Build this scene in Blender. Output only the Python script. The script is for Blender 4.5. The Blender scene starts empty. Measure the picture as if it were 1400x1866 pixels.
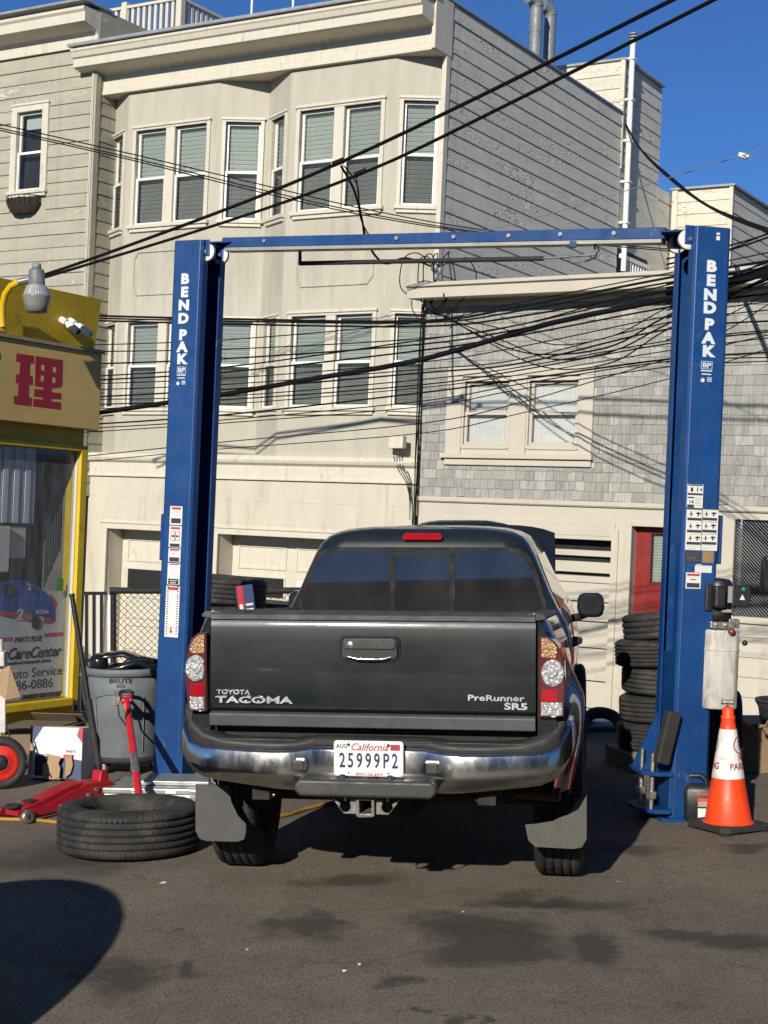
import bpy, bmesh, math, random
from mathutils import Vector, Matrix
R = math.radians
random.seed(7)
sc = bpy.context.scene
COL = sc.collection

# ------------------------------------------------------------------ camera, sky, sun, exposure
F, H, CX, CY = 2804.0, 1.8, 700.0, 950.0      # focal length in photo pixels, eye height, optical axis column, horizon row
LEAN = 0.042                                  # the forecourt falls sideways by this angle (radians) against plumb
GLOBAL = Matrix.Rotation(-LEAN, 4, 'Y')       # built in the forecourt's frame, turned plumb at the very end
cam = bpy.data.cameras.new('camera'); camo = bpy.data.objects.new('camera', cam); COL.objects.link(camo)
camo.location = (0, 0, H); camo.rotation_euler = (R(90), 0, 0)
cam.sensor_width = 36; cam.lens = 36 * F / 1866; cam.shift_y = (CY - 933) / 1866
cam.clip_start = 0.1; cam.clip_end = 2000
sc.camera = camo
SUN = Vector((-0.37, -1.14, 0.52)).normalized()
sl = bpy.data.lights.new('sun', 'SUN'); so = bpy.data.objects.new('sun', sl); COL.objects.link(so)
sl.energy = 4.8; sl.angle = R(0.5); sl.color = (1.0, 0.93, 0.825)
so.rotation_euler = (-SUN).to_track_quat('-Z', 'Y').to_euler(); so.location = (-10, -30, 20)
w = bpy.data.worlds.new('World'); sc.world = w; w.use_nodes = True
nt = w.node_tree; bg = nt.nodes['Background']; sky = nt.nodes.new('ShaderNodeTexSky'); sky.sky_type = 'NISHITA'
S2 = GLOBAL.to_3x3() @ SUN
sky.sun_disc = False; sky.sun_elevation = math.asin(S2.z); sky.sun_rotation = math.atan2(S2.x, S2.y)
sky.altitude = 900; sky.air_density = 0.8; sky.dust_density = 0.0; sky.ozone_density = 10.0
nt.links.new(sky.outputs[0], bg.inputs[0]); bg.inputs[1].default_value = 0.085
sc.view_settings.view_transform = 'Standard'; sc.view_settings.look = 'None'
sc.view_settings.exposure = 0.22; sc.view_settings.gamma = 1.0
sc.render.engine = 'CYCLES'
sc.cycles.max_bounces = 6; sc.cycles.diffuse_bounces = 3; sc.cycles.glossy_bounces = 4; sc.cycles.transparent_max_bounces = 8
sc.cycles.caustics_reflective = False; sc.cycles.caustics_refractive = False

# ------------------------------------------------------------------ helpers
WM = {}                                       # world matrix of every object, in the forecourt's frame
I4 = Matrix.Identity(4)
T = Matrix.Translation
def RX(a): return Matrix.Rotation(R(a), 4, 'X')
def RY(a): return Matrix.Rotation(R(a), 4, 'Y')
def RZ(a): return Matrix.Rotation(R(a), 4, 'Z')
TILT = Matrix.Rotation(LEAN, 4, 'Y')
def PX(px, py, d):                            # photo pixel at depth d
    return Vector(((px - CX) / F * d, d, H - (py - CY) / F * d))
def GP(px, py, z=0.0):                        # photo pixel on the level z of the forecourt
    d = (H - z) * F / (py - CY)
    return Vector(((px - CX) / F * d, d, z))

class MB:
    def __init__(s): s.v = []; s.f = []; s.m = []; s.sm = []
    def add(s, vs, fs, m=0, sm=False, M=None):
        b = len(s.v)
        s.v += [tuple(M @ Vector(p)) if M is not None else tuple(p) for p in vs]
        for f in fs: s.f.append([b + i for i in f]); s.m.append(m); s.sm.append(sm)
        return s
    def box(s, x0, x1, y0, y1, z0, z1, m=0, M=None):
        vs = [(x, y, z) for z in (z0, z1) for y in (y0, y1) for x in (x0, x1)]
        return s.add(vs, [(0, 2, 3, 1), (4, 5, 7, 6), (0, 1, 5, 4), (2, 6, 7, 3), (0, 4, 6, 2), (1, 3, 7, 5)], m, False, M)
    def prism(s, poly, a, b, axis='y', m=0, M=None, sm=False):
        n = len(poly)
        def P(p, t):
            if axis == 'y': return (p[0], t, p[1])
            if axis == 'x': return (t, p[0], p[1])
            return (p[0], p[1], t)
        vs = [P(p, a) for p in poly] + [P(p, b) for p in poly]
        s.add(vs, [list(range(n)), list(range(2 * n - 1, n - 1, -1))], m, False, M)
        return s.add(vs, [(i, n + i, n + (i + 1) % n, (i + 1) % n) for i in range(n)], m, sm, M)
    def quad(s, x0, x1, y, z0, z1, m=0):
        return s.add([(x0, y, z0), (x1, y, z0), (x1, y, z1), (x0, y, z1)], [(0, 1, 2, 3)], m)
    def tube(s, pts, r, n=8, m=0, M=None, caps=True, radii=None):
        pts = [Vector(p) for p in pts]; k = len(pts); vs = []
        up = None
        for i, p in enumerate(pts):
            t = (pts[min(i + 1, k - 1)] - pts[max(i - 1, 0)])
            if t.length < 1e-9: t = Vector((0, 0, 1))
            t.normalize()
            if up is None: up = t.orthogonal().normalized()
            else:
                up = up - t * up.dot(t)
                up = up.normalized() if up.length > 1e-6 else t.orthogonal().normalized()
            w_ = t.cross(up); rr = radii[i] if radii else r
            for j in range(n):
                a = 2 * math.pi * j / n
                vs.append(p + (up * math.cos(a) + w_ * math.sin(a)) * rr)
        fs = [(i * n + j, i * n + (j + 1) % n, (i + 1) * n + (j + 1) % n, (i + 1) * n + j) for i in range(k - 1) for j in range(n)]
        s.add(vs, fs, m, True, M)
        if caps: s.add(vs[:n], [list(range(n - 1, -1, -1))], m, False, M); s.add(vs[-n:], [list(range(n))], m, False, M)
        return s
    def lathe(s, prof, n=24, m=0, M=None, sm=True, a0=0, a1=360, mats=None, closed=False):
        full = abs(a1 - a0) >= 359.9; k = n if full else n + 1; b = len(s.v); q = len(prof)
        for r, z in prof:
            for j in range(k):
                a = R(a0 + (a1 - a0) * j / n); p = Vector((r * math.cos(a), r * math.sin(a), z))
                s.v.append(tuple(M @ p) if M is not None else tuple(p))
        for i in range(q if closed else q - 1):
            i2 = (i + 1) % q
            for j in range(n):
                j2 = (j + 1) % k
                s.f.append([b + i * k + j, b + i * k + j2, b + i2 * k + j2, b + i2 * k + j]); s.m.append(mats[i] if mats else m); s.sm.append(sm)
        return s
    def loft(s, rings, m=0, M=None, closed=True, caps=True, sm=True):
        n = len(rings[0]); vs = [p for r in rings for p in r]; fs = []
        for i in range(len(rings) - 1):
            for j in range(n if closed else n - 1):
                fs.append((i * n + j, i * n + (j + 1) % n, (i + 1) * n + (j + 1) % n, (i + 1) * n + j))
        s.add(vs, fs, m, sm, M)
        if caps and closed:
            s.add(rings[0], [list(range(n - 1, -1, -1))], m, False, M); s.add(rings[-1], [list(range(n))], m, False, M)
        return s
    def ball(s, c, r, n=10, m=0, sx=1, sy=1, sz=1, M=None):
        prof = [(max(r * math.sin(math.pi * i / n), 1e-4), -r * math.cos(math.pi * i / n)) for i in range(n + 1)]
        MM = T(c) @ Matrix.Diagonal((sx, sy, sz, 1))
        return s.lathe(prof, n * 2, m, MM if M is None else M @ MM)
    def text(s, body, size, M, m=0, ext=0.001, shear=0.0, bold=0.0, align='CENTER', sx=1.0, space=1.0):
        vs, fs = text_mesh(body, size, ext, shear, bold, align, sx, space)
        return s.add(vs, fs, m, False, M)
    def mesh(s, name, mats, bevel=0.0, seg=2, angle=35, weld=False):
        me = bpy.data.meshes.new(name); me.from_pydata(s.v, [], s.f)
        for mm in (mats if isinstance(mats, (list, tuple)) else [mats]): me.materials.append(mm)
        me.polygons.foreach_set('material_index', s.m); me.polygons.foreach_set('use_smooth', s.sm)
        if bevel or weld:
            bm = bmesh.new(); bm.from_mesh(me)
            bmesh.ops.remove_doubles(bm, verts=bm.verts, dist=1e-5)
            if bevel:
                es = [e for e in bm.edges if len(e.link_faces) == 2 and e.calc_face_angle(0) > R(angle)]
                bmesh.ops.bevel(bm, geom=es, offset=bevel, segments=seg, affect='EDGES', profile=0.5, clamp_overlap=True)
            bm.to_mesh(me); bm.free()
        me.update()
        return me

_tc = {}
def text_mesh(body, size, ext, shear, bold, align, sx, space):
    k = (body, size, ext, shear, bold, align, sx, space)
    if k in _tc: return _tc[k]
    cu = bpy.data.curves.new('tmp_text', 'FONT'); cu.body = body; cu.size = size; cu.extrude = ext; cu.shear = shear
    cu.offset = bold; cu.align_x = align; cu.align_y = 'CENTER'; cu.resolution_u = 3; cu.space_character = space
    o = bpy.data.objects.new('tmp_text', cu); COL.objects.link(o)
    bpy.context.view_layer.update()
    me = o.evaluated_get(bpy.context.evaluated_depsgraph_get()).to_mesh()
    r = ([(v.co.x * sx, v.co.y, v.co.z) for v in me.vertices], [list(p.vertices) for p in me.polygons])
    bpy.data.objects.remove(o); bpy.data.curves.remove(cu)
    _tc[k] = r
    return r
FACE_Y = RX(90)                               # text plane -> upright, facing -y

def link(o, parent=None, M=None):
    COL.objects.link(o)
    pw = WM[parent.name] if parent is not None else I4
    if M is None: M = pw
    WM[o.name] = M.copy()
    o.parent = parent
    o.matrix_basis = pw.inverted() @ M
    return o
def tag(o, label=None, cat=None, group=None, kind=None):
    if label: o['label'] = label
    if cat: o['category'] = cat
    if group: o['group'] = group
    if kind: o['kind'] = kind
    return o
def thing(name, label, cat, M=I4, group=None):
    o = bpy.data.objects.new(name, None); o.empty_display_size = 0.2
    return tag(link(o, None, M), label, cat, group)
def obj(name, mb, mats, parent=None, M=None, bevel=0.0, seg=2, label=None, cat=None, group=None, kind=None, angle=35, weld=False):
    me = mb if isinstance(mb, bpy.types.Mesh) else mb.mesh(name, mats, bevel, seg, angle, weld)
    return tag(link(bpy.data.objects.new(name, me), parent, M), label, cat, group, kind)
def copy_tree(o, M, label=None, group=None, parent=None):
    c = o.copy(); COL.objects.link(c); c.parent = parent
    WM[c.name] = M.copy()
    c.matrix_basis = (WM[parent.name].inverted() @ M) if parent is not None else M
    if label: c['label'] = label
    if group: c['group'] = group
    Mi = WM[o.name].inverted()
    for ch in [x for x in bpy.data.objects if x.parent is o]: copy_tree(ch, M @ Mi @ WM[ch.name], None, None, c)
    return c

def smooth_path(p, n=6):
    out = []
    for i in range(len(p) - 1):
        a, b, c, d = p[max(i - 1, 0)], p[i], p[i + 1], p[min(i + 2, len(p) - 1)]
        for k in range(n):
            t = k / n; out.append(.5 * ((2 * b) + (c - a) * t + (2 * a - 5 * b + 4 * c - d) * t * t + (3 * b - a - 3 * c + d) * t ** 3))
    return out + [p[-1]]

# ------------------------------------------------------------------ materials
def N(nt, t, **k):
    n = nt.nodes.new(t)
    for a, b in k.items():
        if a[0] == 'i' and a[1:].isdigit(): n.inputs[int(a[1:])].default_value = b
        else: setattr(n, a, b)
    return n
def ramp(nt, fac, stops):
    r = nt.nodes.new('ShaderNodeValToRGB'); e = r.color_ramp.elements
    while len(e) < len(stops): e.new(0.5)
    for i, (p, c) in enumerate(stops):
        e[i].position = p; e[i].color = (c, c, c, 1) if isinstance(c, (int, float)) else (*c, 1)
    nt.links.new(fac, r.inputs[0]); return r.outputs[0]
def mix(nt, fac, a, b, mode='MIX'):
    m = nt.nodes.new('ShaderNodeMix'); m.data_type = 'RGBA'; m.blend_type = mode
    for i, x in ((0, fac), (6, a), (7, b)):
        if isinstance(x, bpy.types.NodeSocket): nt.links.new(x, m.inputs[i])
        elif i == 0: m.inputs[i].default_value = x
        else: m.inputs[i].default_value = (*x, 1) if len(x) == 3 else x
    return m.outputs[2]
def coords(nt, scale=(1, 1, 1), kind='Object'):
    tc = nt.nodes.new('ShaderNodeTexCoord'); mp = nt.nodes.new('ShaderNodeMapping'); mp.inputs[3].default_value = scale
    nt.links.new(tc.outputs[kind], mp.inputs[0]); return mp.outputs[0]
def noise(nt, co, scale, detail=4, rough=0.55, dist=0.0):
    n = N(nt, 'ShaderNodeTexNoise'); n.inputs['Scale'].default_value = scale; n.inputs['Detail'].default_value = detail
    n.inputs['Roughness'].default_value = rough; n.inputs['Distortion'].default_value = dist
    nt.links.new(co, n.inputs['Vector']); return n.outputs['Fac']
def bsdf(name):
    m = bpy.data.materials.new(name); m.use_nodes = True
    return m, m.node_tree, m.node_tree.nodes['Principled BSDF']
def bump(nt, b, hgt, strength, dist=0.01):
    n = nt.nodes.new('ShaderNodeBump'); n.inputs['Strength'].default_value = strength; n.inputs['Distance'].default_value = dist
    nt.links.new(hgt, n.inputs['Height']); nt.links.new(n.outputs[0], b.inputs['Normal']); return n
def mat(name, c, rough=0.5, metal=0.0, var=0.15, vs=6.0, bmp=0.0, bs=60.0, coat=0.0, dirt=None, stretch=(1, 1, 1), spec=0.5, rvar=0.1):
    """colour with soft tonal variation, optional dirt=(colour, scale, lo, hi) and fine bump"""
    m, nt, b = bsdf(name); co = coords(nt, stretch)
    f = noise(nt, co, vs, 5, 0.6)
    lo = tuple(x * (1 - var) for x in c); hi = tuple(min(1, x * (1 + var)) for x in c)
    col = ramp(nt, f, [(0.3, lo), (0.7, hi)])
    if dirt:
        d = ramp(nt, noise(nt, co, dirt[1], 7, 0.65, 0.3), [(dirt[2], 0.0), (dirt[3], 1.0)])
        col = mix(nt, d, col, dirt[0])
    nt.links.new(col, b.inputs['Base Color'])
    rr = ramp(nt, noise(nt, co, vs * 2.3, 4), [(0.3, max(0, rough - rvar)), (0.7, min(1, rough + rvar))])
    nt.links.new(rr, b.inputs['Roughness'])
    b.inputs['Metallic'].default_value = metal; b.inputs['Coat Weight'].default_value = coat; b.inputs['Coat Roughness'].default_value = 0.05
    b.inputs['Specular IOR Level'].default_value = spec
    if bmp: bump(nt, b, noise(nt, co, bs, 5, 0.6), bmp, 0.004)
    return m
# ------------------------------------------------------------------ ground
def asphalt():
    m, nt, b = bsdf('asphalt'); co = coords(nt)
    big = noise(nt, co, 0.55, 5, 0.6, 0.4); mid = noise(nt, co, 3.2, 6, 0.7, 0.6); fine = noise(nt, co, 70, 4, 0.75); grit = noise(nt, co, 130, 3, 0.85)
    c = ramp(nt, big, [(0.3, (0.17, 0.137, 0.096)), (0.52, (0.25, 0.205, 0.146)), (0.72, (0.33, 0.272, 0.195))])
    c = mix(nt, ramp(nt, mid, [(0.42, 0.0), (0.72, 0.5)]), c, (0.085, 0.071, 0.056))
    c = mix(nt, ramp(nt, noise(nt, co, 1.4, 8, 0.75, 1.0), [(0.56, 0.0), (0.70, 0.55)]), c, (0.20, 0.178, 0.14))
    c = mix(nt, ramp(nt, fine, [(0.40, 0.8), (0.5, 0.0), (0.62, 0.0)]), c, (0.03, 0.026, 0.022))
    c = mix(nt, ramp(nt, grit, [(0.53, 0.0), (0.62, 0.9)]), c, (0.38, 0.335, 0.265))
    c = mix(nt, ramp(nt, noise(nt, co, 34, 2, 0.9), [(0.73, 0.0), (0.75, 0.9)]), c, (0.34, 0.32, 0.28))
    c = mix(nt, ramp(nt, noise(nt, coords(nt, (1, .35, 1)), 9, 8, 0.8, 0.5), [(0.52, 0.0), (0.66, 0.6)]), c, (0.24, 0.215, 0.17))
    c = mix(nt, ramp(nt, noise(nt, co, 16, 7, 0.8), [(0.30, 0.6), (0.46, 0.0)]), c, (0.04, 0.034, 0.028))
    # thin cracks
    vo = N(nt, 'ShaderNodeTexVoronoi', feature='DISTANCE_TO_EDGE'); vo.inputs['Scale'].default_value = 0.45
    wob = N(nt, 'ShaderNodeVectorMath', operation='ADD'); nn = N(nt, 'ShaderNodeTexNoise'); nn.inputs['Scale'].default_value = 2.2; nn.inputs['Detail'].default_value = 9; nn.inputs['Roughness'].default_value = .62
    nt.links.new(co, nn.inputs['Vector']); nt.links.new(co, wob.inputs[0]); nt.links.new(nn.outputs['Color'], wob.inputs[1]); nt.links.new(wob.outputs[0], vo.inputs['Vector'])
    cr = ramp(nt, vo.outputs['Distance'], [(0.0, 0.45), (0.005, 0.0)])
    c = mix(nt, cr, c, (0.035, 0.03, 0.025))
    # oil stains, each with its own place and outline
    sep = N(nt, 'ShaderNodeSeparateXYZ'); nt.links.new(wob.outputs[0], sep.inputs[0])
    spots = [(850, 1690, .36, .10), (1090, 1730, .22, .13), (900, 1725, .30, .12), (715, 1790, .11, .05), (1020, 1640, .5, .09), (360, 1770, .12, .05),
             (1130, 1545, .35, .07), (1340, 1545, .2, .05), (960, 1640, .3, .06), (325, 1692, .03, .02), (560, 1680, .25, .14), (780, 1850, .05, .02), (840, 1855, .03, .015), (725, 1851, .02, .012),
             (200, 1790, .25, .14), (1300, 1710, .3, .08), (120, 1560, .5, .2), (640, 1600, .4, .06)]
    for (px, py, rx, ry) in spots:
        g = GP(px, py)
        ax = N(nt, 'ShaderNodeMath', operation='MULTIPLY_ADD', i1=1 / rx, i2=-(g.x + 0.5) / rx); nt.links.new(sep.outputs[0], ax.inputs[0])
        ay = N(nt, 'ShaderNodeMath', operation='MULTIPLY_ADD', i1=1 / (ry * 3.0), i2=-(g.y + 0.5) / (ry * 3.0)); nt.links.new(sep.outputs[1], ay.inputs[0])
        cx = N(nt, 'ShaderNodeCombineXYZ'); nt.links.new(ax.outputs[0], cx.inputs[0]); nt.links.new(ay.outputs[0], cx.inputs[1])
        ln = N(nt, 'ShaderNodeVectorMath', operation='LENGTH'); nt.links.new(cx.outputs[0], ln.inputs[0])
        c = mix(nt, ramp(nt, ln.outputs['Value'], [(0.40, 0.75), (0.70, 0.35), (1.0, 0.0)]), c, (0.040, 0.033, 0.027))
    nt.links.new(c, b.inputs['Base Color']); b.inputs['Roughness'].default_value = 0.85
    h = N(nt, 'ShaderNodeMath', operation='ADD'); nt.links.new(fine, h.inputs[0]); nt.links.new(grit, h.inputs[1])
    bump(nt, b, h.outputs[0], 1.0, 0.012)
    return m
M_asph = asphalt()
M_conc = mat('concrete', (0.30, 0.28, 0.24), 0.9, var=0.2, vs=3, bmp=0.4, bs=90, dirt=((0.12, 0.11, 0.09), 2.0, 0.45, 0.8))
PAD_Y, STREET_Z = 14.3, -1.35
g = MB(); ys = [-400, -60, -10, 0, 3, 6, 9, 12, PAD_Y, PAD_Y + 1.6, 17.5, 60, 700]; zs = [0] * 9 + [STREET_Z + .02, STREET_Z, STREET_Z, STREET_Z]
xs = [-500, -60, -12, -4, 0, 4, 12, 60, 500]
vs = [(x, y, z) for y, z in zip(ys, zs) for x in xs]
g.add(vs, [(i * 9 + j, i * 9 + j + 1, (i + 1) * 9 + j + 1, (i + 1) * 9 + j) for i in range(12) for j in range(8)])
obj('ground', g, M_asph, kind='structure')

# ------------------------------------------------------------------ the house grid
class Fr:
    def __init__(s, M): s.M = M; s.Mi = M.inverted()
    def on(s, px, py, axis, val):             # where the ray through a photo pixel meets the plane axis = val of this frame
        c = s.Mi @ Vector((0, 0, H)); d = s.Mi.to_3x3() @ Vector(((px - CX) / F, 1, -(py - CY) / F))
        return c + d * ((val - c[axis]) / d[axis])
AZ = -31
B = Fr(T(PX(773, 1160, 24)) @ TILT @ RZ(AZ))  # x along the street fronts, y into the houses, z plumb

def siding_mat(name, c, peel, amount=0.62):
    m, nt, b = bsdf(name); co = coords(nt, (1, 1, 1)); st = coords(nt, (1, 1, 3.2))
    oi = N(nt, 'ShaderNodeObjectInfo')
    off = N(nt, 'ShaderNodeVectorMath', operation='ADD'); nt.links.new(st, off.inputs[0])
    sc_ = N(nt, 'ShaderNodeVectorMath', operation='SCALE'); sc_.inputs['Scale'].default_value = 37.0
    cx = N(nt, 'ShaderNodeCombineXYZ'); nt.links.new(oi.outputs['Random'], cx.inputs[0]); nt.links.new(oi.outputs['Random'], cx.inputs[1])
    nt.links.new(cx.outputs[0], sc_.inputs[0]); nt.links.new(sc_.outputs[0], off.inputs[1]); st = off.outputs[0]
    lo = tuple(x * 0.86 for x in c); hi = tuple(x * 1.1 for x in c)
    col = ramp(nt, noise(nt, st, 1.1, 6, 0.65), [(0.3, lo), (0.7, hi)])
    pa = N(nt, 'ShaderNodeMath', operation='MULTIPLY_ADD', i1=.55, i2=0.0); nt.links.new(noise(nt, st, 4.5, 9, 0.75, 0.9), pa.inputs[0])
    pb_ = N(nt, 'ShaderNodeMath', operation='MULTIPLY_ADD', i1=.45); nt.links.new(noise(nt, st, 0.75, 3, 0.5), pb_.inputs[0]); nt.links.new(pa.outputs[0], pb_.inputs[2])
    pk = pb_.outputs[0]
    pm = ramp(nt, pk, [(amount, 0.0), (amount + 0.008, 1.0)])
    curl_light = ramp(nt, noise(nt, st, 14, 4, 0.7), [(0.44, tuple(x for x in peel)), (0.52, tuple(min(.8, x * 1.35) for x in c))])  # bare wood under peeled paint, plus curl highlights and shadows put into colour
    col = mix(nt, pm, col, curl_light)
    ed = ramp(nt, pk, [(amount - 0.012, 0.0), (amount - 0.002, 0.85), (amount + 0.003, 0.0)])
    col = mix(nt, ed, col, tuple(min(.85, x * 1.4) for x in c))
    col = mix(nt, ramp(nt, noise(nt, coords(nt, (6, 6, 0.5)), 1.0, 5, 0.6), [(0.5, 0.0), (0.8, 0.35)]), col, tuple(x * 0.45 for x in c))
    nt.links.new(col, b.inputs['Base Color']); b.inputs['Roughness'].default_value = 0.75
    bump(nt, b, pm, 0.8, 0.006).invert = True
    return m
M_stucco = mat('stucco_beige', (0.425, 0.402, 0.322), 0.85, var=0.08, vs=1.1, bmp=0.2, bs=120, dirt=((0.27, 0.25, 0.20), 1.0, 0.52, 0.85), stretch=(2.2, 2.2, .45))
M_ctrim = mat('cream_trim', (0.55, 0.517, 0.42), 0.6, var=0.08, vs=2, dirt=((0.27, 0.245, 0.19), 2.0, 0.56, 0.8), stretch=(2.5, 2.5, .8), bmp=.15, bs=30)
M_base = mat('cream_base_wall', (0.51, 0.48, 0.38), 0.8, var=0.07, vs=1.5, bmp=0.08, bs=90, dirt=((0.28, 0.25, 0.2), 1.3, 0.52, 0.82), stretch=(2.2, 2.2, 0.4))
M_white = mat('white_vinyl', (0.74, 0.72, 0.66), 0.4, var=0.05, vs=3)
M_side = siding_mat('grey_peeling_siding', (0.575, 0.56, 0.485), (0.18, 0.165, 0.14), 0.558)
M_cside = siding_mat('cream_peeling_siding', (0.60, 0.56, 0.45), (0.22, 0.19, 0.15), 0.555)
M_left = siding_mat('olive_grey_siding', (0.36, 0.34, 0.265), (0.50, 0.48, 0.41), 0.585)
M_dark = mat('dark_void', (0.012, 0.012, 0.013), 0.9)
M_roofm = mat('grey_metal_flashing', (0.30, 0.32, 0.34), 0.5, 0.3)
M_blind = mat('pale_blind', (0.55, 0.57, 0.53), 0.6, var=0.05)
M_wblind = mat('white_blind', (0.86, 0.86, 0.83), 0.6, var=0.04)
for m_ in (M_blind, M_wblind):                # no two blinds are quite the same tone
    nt_ = m_.node_tree; bs_n = nt_.nodes['Principled BSDF']; src = bs_n.inputs['Base Color'].links[0].from_socket
    oi_ = N(nt_, 'ShaderNodeObjectInfo'); nt_.links.new(mix(nt_, 1.0, src, ramp(nt_, oi_.outputs['Random'], [(0, .75 if m_ is M_blind else .92), (1, 1.0)]), 'MULTIPLY'), bs_n.inputs['Base Color'])
def glass(name, tint=(0.8, 0.86, 0.82), ior=1.5, film=(0.2, 0.22, 0.2), dust=0.06, rough=0.02):
    m = bpy.data.materials.new(name); m.use_nodes = True; nt = m.node_tree; nt.nodes.clear()
    out = N(nt, 'ShaderNodeOutputMaterial'); tr = N(nt, 'ShaderNodeBsdfTransparent'); gl = N(nt, 'ShaderNodeBsdfGlossy'); fr = N(nt, 'ShaderNodeFresnel'); df = N(nt, 'ShaderNodeBsdfDiffuse')
    tr.inputs[0].default_value = (*tint, 1); gl.inputs['Roughness'].default_value = rough; df.inputs[0].default_value = (*film, 1)
    ge = N(nt, 'ShaderNodeNewGeometry'); sg = N(nt, 'ShaderNodeMath', operation='MULTIPLY_ADD', i1=-2.0, i2=1.0); nt.links.new(ge.outputs['Backfacing'], sg.inputs[0])
    pw = N(nt, 'ShaderNodeMath', operation='POWER', i0=ior); nt.links.new(sg.outputs[0], pw.inputs[1]); nt.links.new(pw.outputs[0], fr.inputs[0])   # same reflectance from both sides of the thin sheet
    co = coords(nt, (3, 3, 0.6)); d = ramp(nt, noise(nt, co, 3, 6, 0.7), [(0.35, dust * 0.3), (0.8, dust * 1.7)])
    a = N(nt, 'ShaderNodeMixShader'); nt.links.new(d, a.inputs[0]); nt.links.new(tr.outputs[0], a.inputs[1]); nt.links.new(df.outputs[0], a.inputs[2])
    c = N(nt, 'ShaderNodeMixShader'); nt.links.new(fr.outputs[0], c.inputs[0]); nt.links.new(a.outputs[0], c.inputs[1]); nt.links.new(gl.outputs[0], c.inputs[2])
    nt.links.new(c.outputs[0], out.inputs[0]); return m
M_glass = glass('window_glass', (0.84, 0.89, 0.86), 1.55)
M_clear = glass('clear_glass', (0.96, 0.97, 0.96), 1.4, dust=.02)
M_screen = glass('screened_glass', (0.62, 0.64, 0.62), 1.4, (0.12, 0.13, 0.12), 0.2)

_mc = {}
def cached(key, fn):
    if key not in _mc: _mc[key] = fn()
    return _mc[key]

def blind_mesh(w, h, n, mt):
    mb = MB(); hh = h / n
    for i in range(n):
        z = i * hh
        mb.add([(0, 0.012, z), (w, 0.012, z), (w, -0.012, z + hh * 0.62), (0, -0.012, z + hh * 0.62), (0, 0.013, z + hh * .9), (w, 0.013, z + hh * .9)], [(0, 1, 2, 3), (3, 2, 5, 4)])
    for x in (w * 0.16, w * 0.84): mb.box(x - .003, x + .003, -0.017, -0.0145, 0, h)
    return mb.mesh('blind', mt)
def dh_window(parent, M, w, h, mid, frame_mat, blind=M_blind, casing=True, slats=22, cas_mat=None, lower=M_screen, sill=True, cw=0.07, upper=M_glass):
    """double-hung window; local x right, y into the wall, z up; opening 0..w, 0..h at y = 0"""
    key = ('win', round(w, 3), round(h, 3), frame_mat.name, casing, sill, cw)
    def cas():
        mb = MB(); c = cw
        if casing:
            mb.box(-c, 0.0, -0.035, 0.1, 0, h + c); mb.box(w, w + c, -0.035, 0.1, 0, h + c); mb.box(0, w, -0.035, 0.1, h, h + c)
            mb.box(-c - .02, w + c + .02, -0.055, -0.036, h + c - .03, h + c + .015)
        if sill: mb.box(-c - .03, w + c + .03, -0.075, 0.1, -0.06, 0); mb.box(-c, w + c, -0.045, 0.05, -0.115, -0.061)
        return mb.mesh('window', cas_mat or frame_mat, 0.006, 1)
    o = obj('window', cached(key, cas), None, parent, M)
    s = 0.045
    def sash(z0, z1, y):
        def f():
            mb = MB(); mb.box(0, s, y, y + .035, z0, z1); mb.box(w - s, w, y, y + .035, z0, z1); mb.box(s, w - s, y, y + .035, z0, z0 + s); mb.box(s, w - s, y, y + .035, z1 - s, z1)
            return mb.mesh('sash', frame_mat, 0.004, 1)
        return f
    obj('sash', cached(key + ('su', round(mid, 3)), sash(mid - .02, h, 0.055)), None, o, M)
    obj('sash', cached(key + ('sl', round(mid, 3)), sash(0.0, mid + .025, 0.018)), None, o, M)
    obj('pane', MB().add([(s, .072, mid + .02), (w - s, .072, mid + .02), (w - s, .072, h - s), (s, .072, h - s)], [(0, 1, 2, 3)]), upper, o, M)
    obj('pane', MB().add([(s, .036, s), (w - s, .036, s), (w - s, .036, mid - .02), (s, .036, mid - .02)], [(0, 1, 2, 3)]), lower, o, M)
    if blind: obj('blind', cached(key + ('bl', blind.name), lambda: blind_mesh(w - .02, h - .02, slats, blind)), None, o, M @ T((0.01, 0.13, 0.01)))
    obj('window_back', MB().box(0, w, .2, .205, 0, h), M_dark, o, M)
    return o
def holed(mb, x0, x1, z0, z1, holes, y=0.0, depth=0.1, m=0, M=None):
    """upright wall sheet facing -y with rectangular openings and their reveals"""
    xs = sorted({x0, x1, *[a for h in holes for a in (h[0], h[1])]}); zs = sorted({z0, z1, *[a for h in holes for a in (h[2], h[3])]})
    for i in range(len(xs) - 1):
        for j in range(len(zs) - 1):
            cx_, cz_ = (xs[i] + xs[i + 1]) / 2, (zs[j] + zs[j + 1]) / 2
            if any(h[0] < cx_ < h[1] and h[2] < cz_ < h[3] for h in holes): continue
            mb.add([(xs[i], y, zs[j]), (xs[i + 1], y, zs[j]), (xs[i + 1], y, zs[j + 1]), (xs[i], y, zs[j + 1])], [(0, 1, 2, 3)], m, False, M)
    for a, b_, c, d in holes:
        e = y + depth
        mb.add([(a, y, c), (b_, y, c), (b_, y, d), (a, y, d), (a, e, c), (b_, e, c), (b_, e, d), (a, e, d)], [(0, 4, 5, 1), (1, 5, 6, 2), (2, 6, 7, 3), (3, 7, 4, 0)], m, False, M)
    return mb
def board_mesh(L, h, mt):                     # one drop-siding board, 0..L along x, face towards -y
    mb = MB(); mb.prism([(0.0, 0.0), (-0.024, 0.002), (-0.024, 0.02), (-0.013, h - 0.022), (-0.002, h - 0.014), (-0.002, h - 0.001), (0.0, h - 0.001)], 0, L, 'x')
    return mb.mesh('siding_board', mt)
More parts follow.
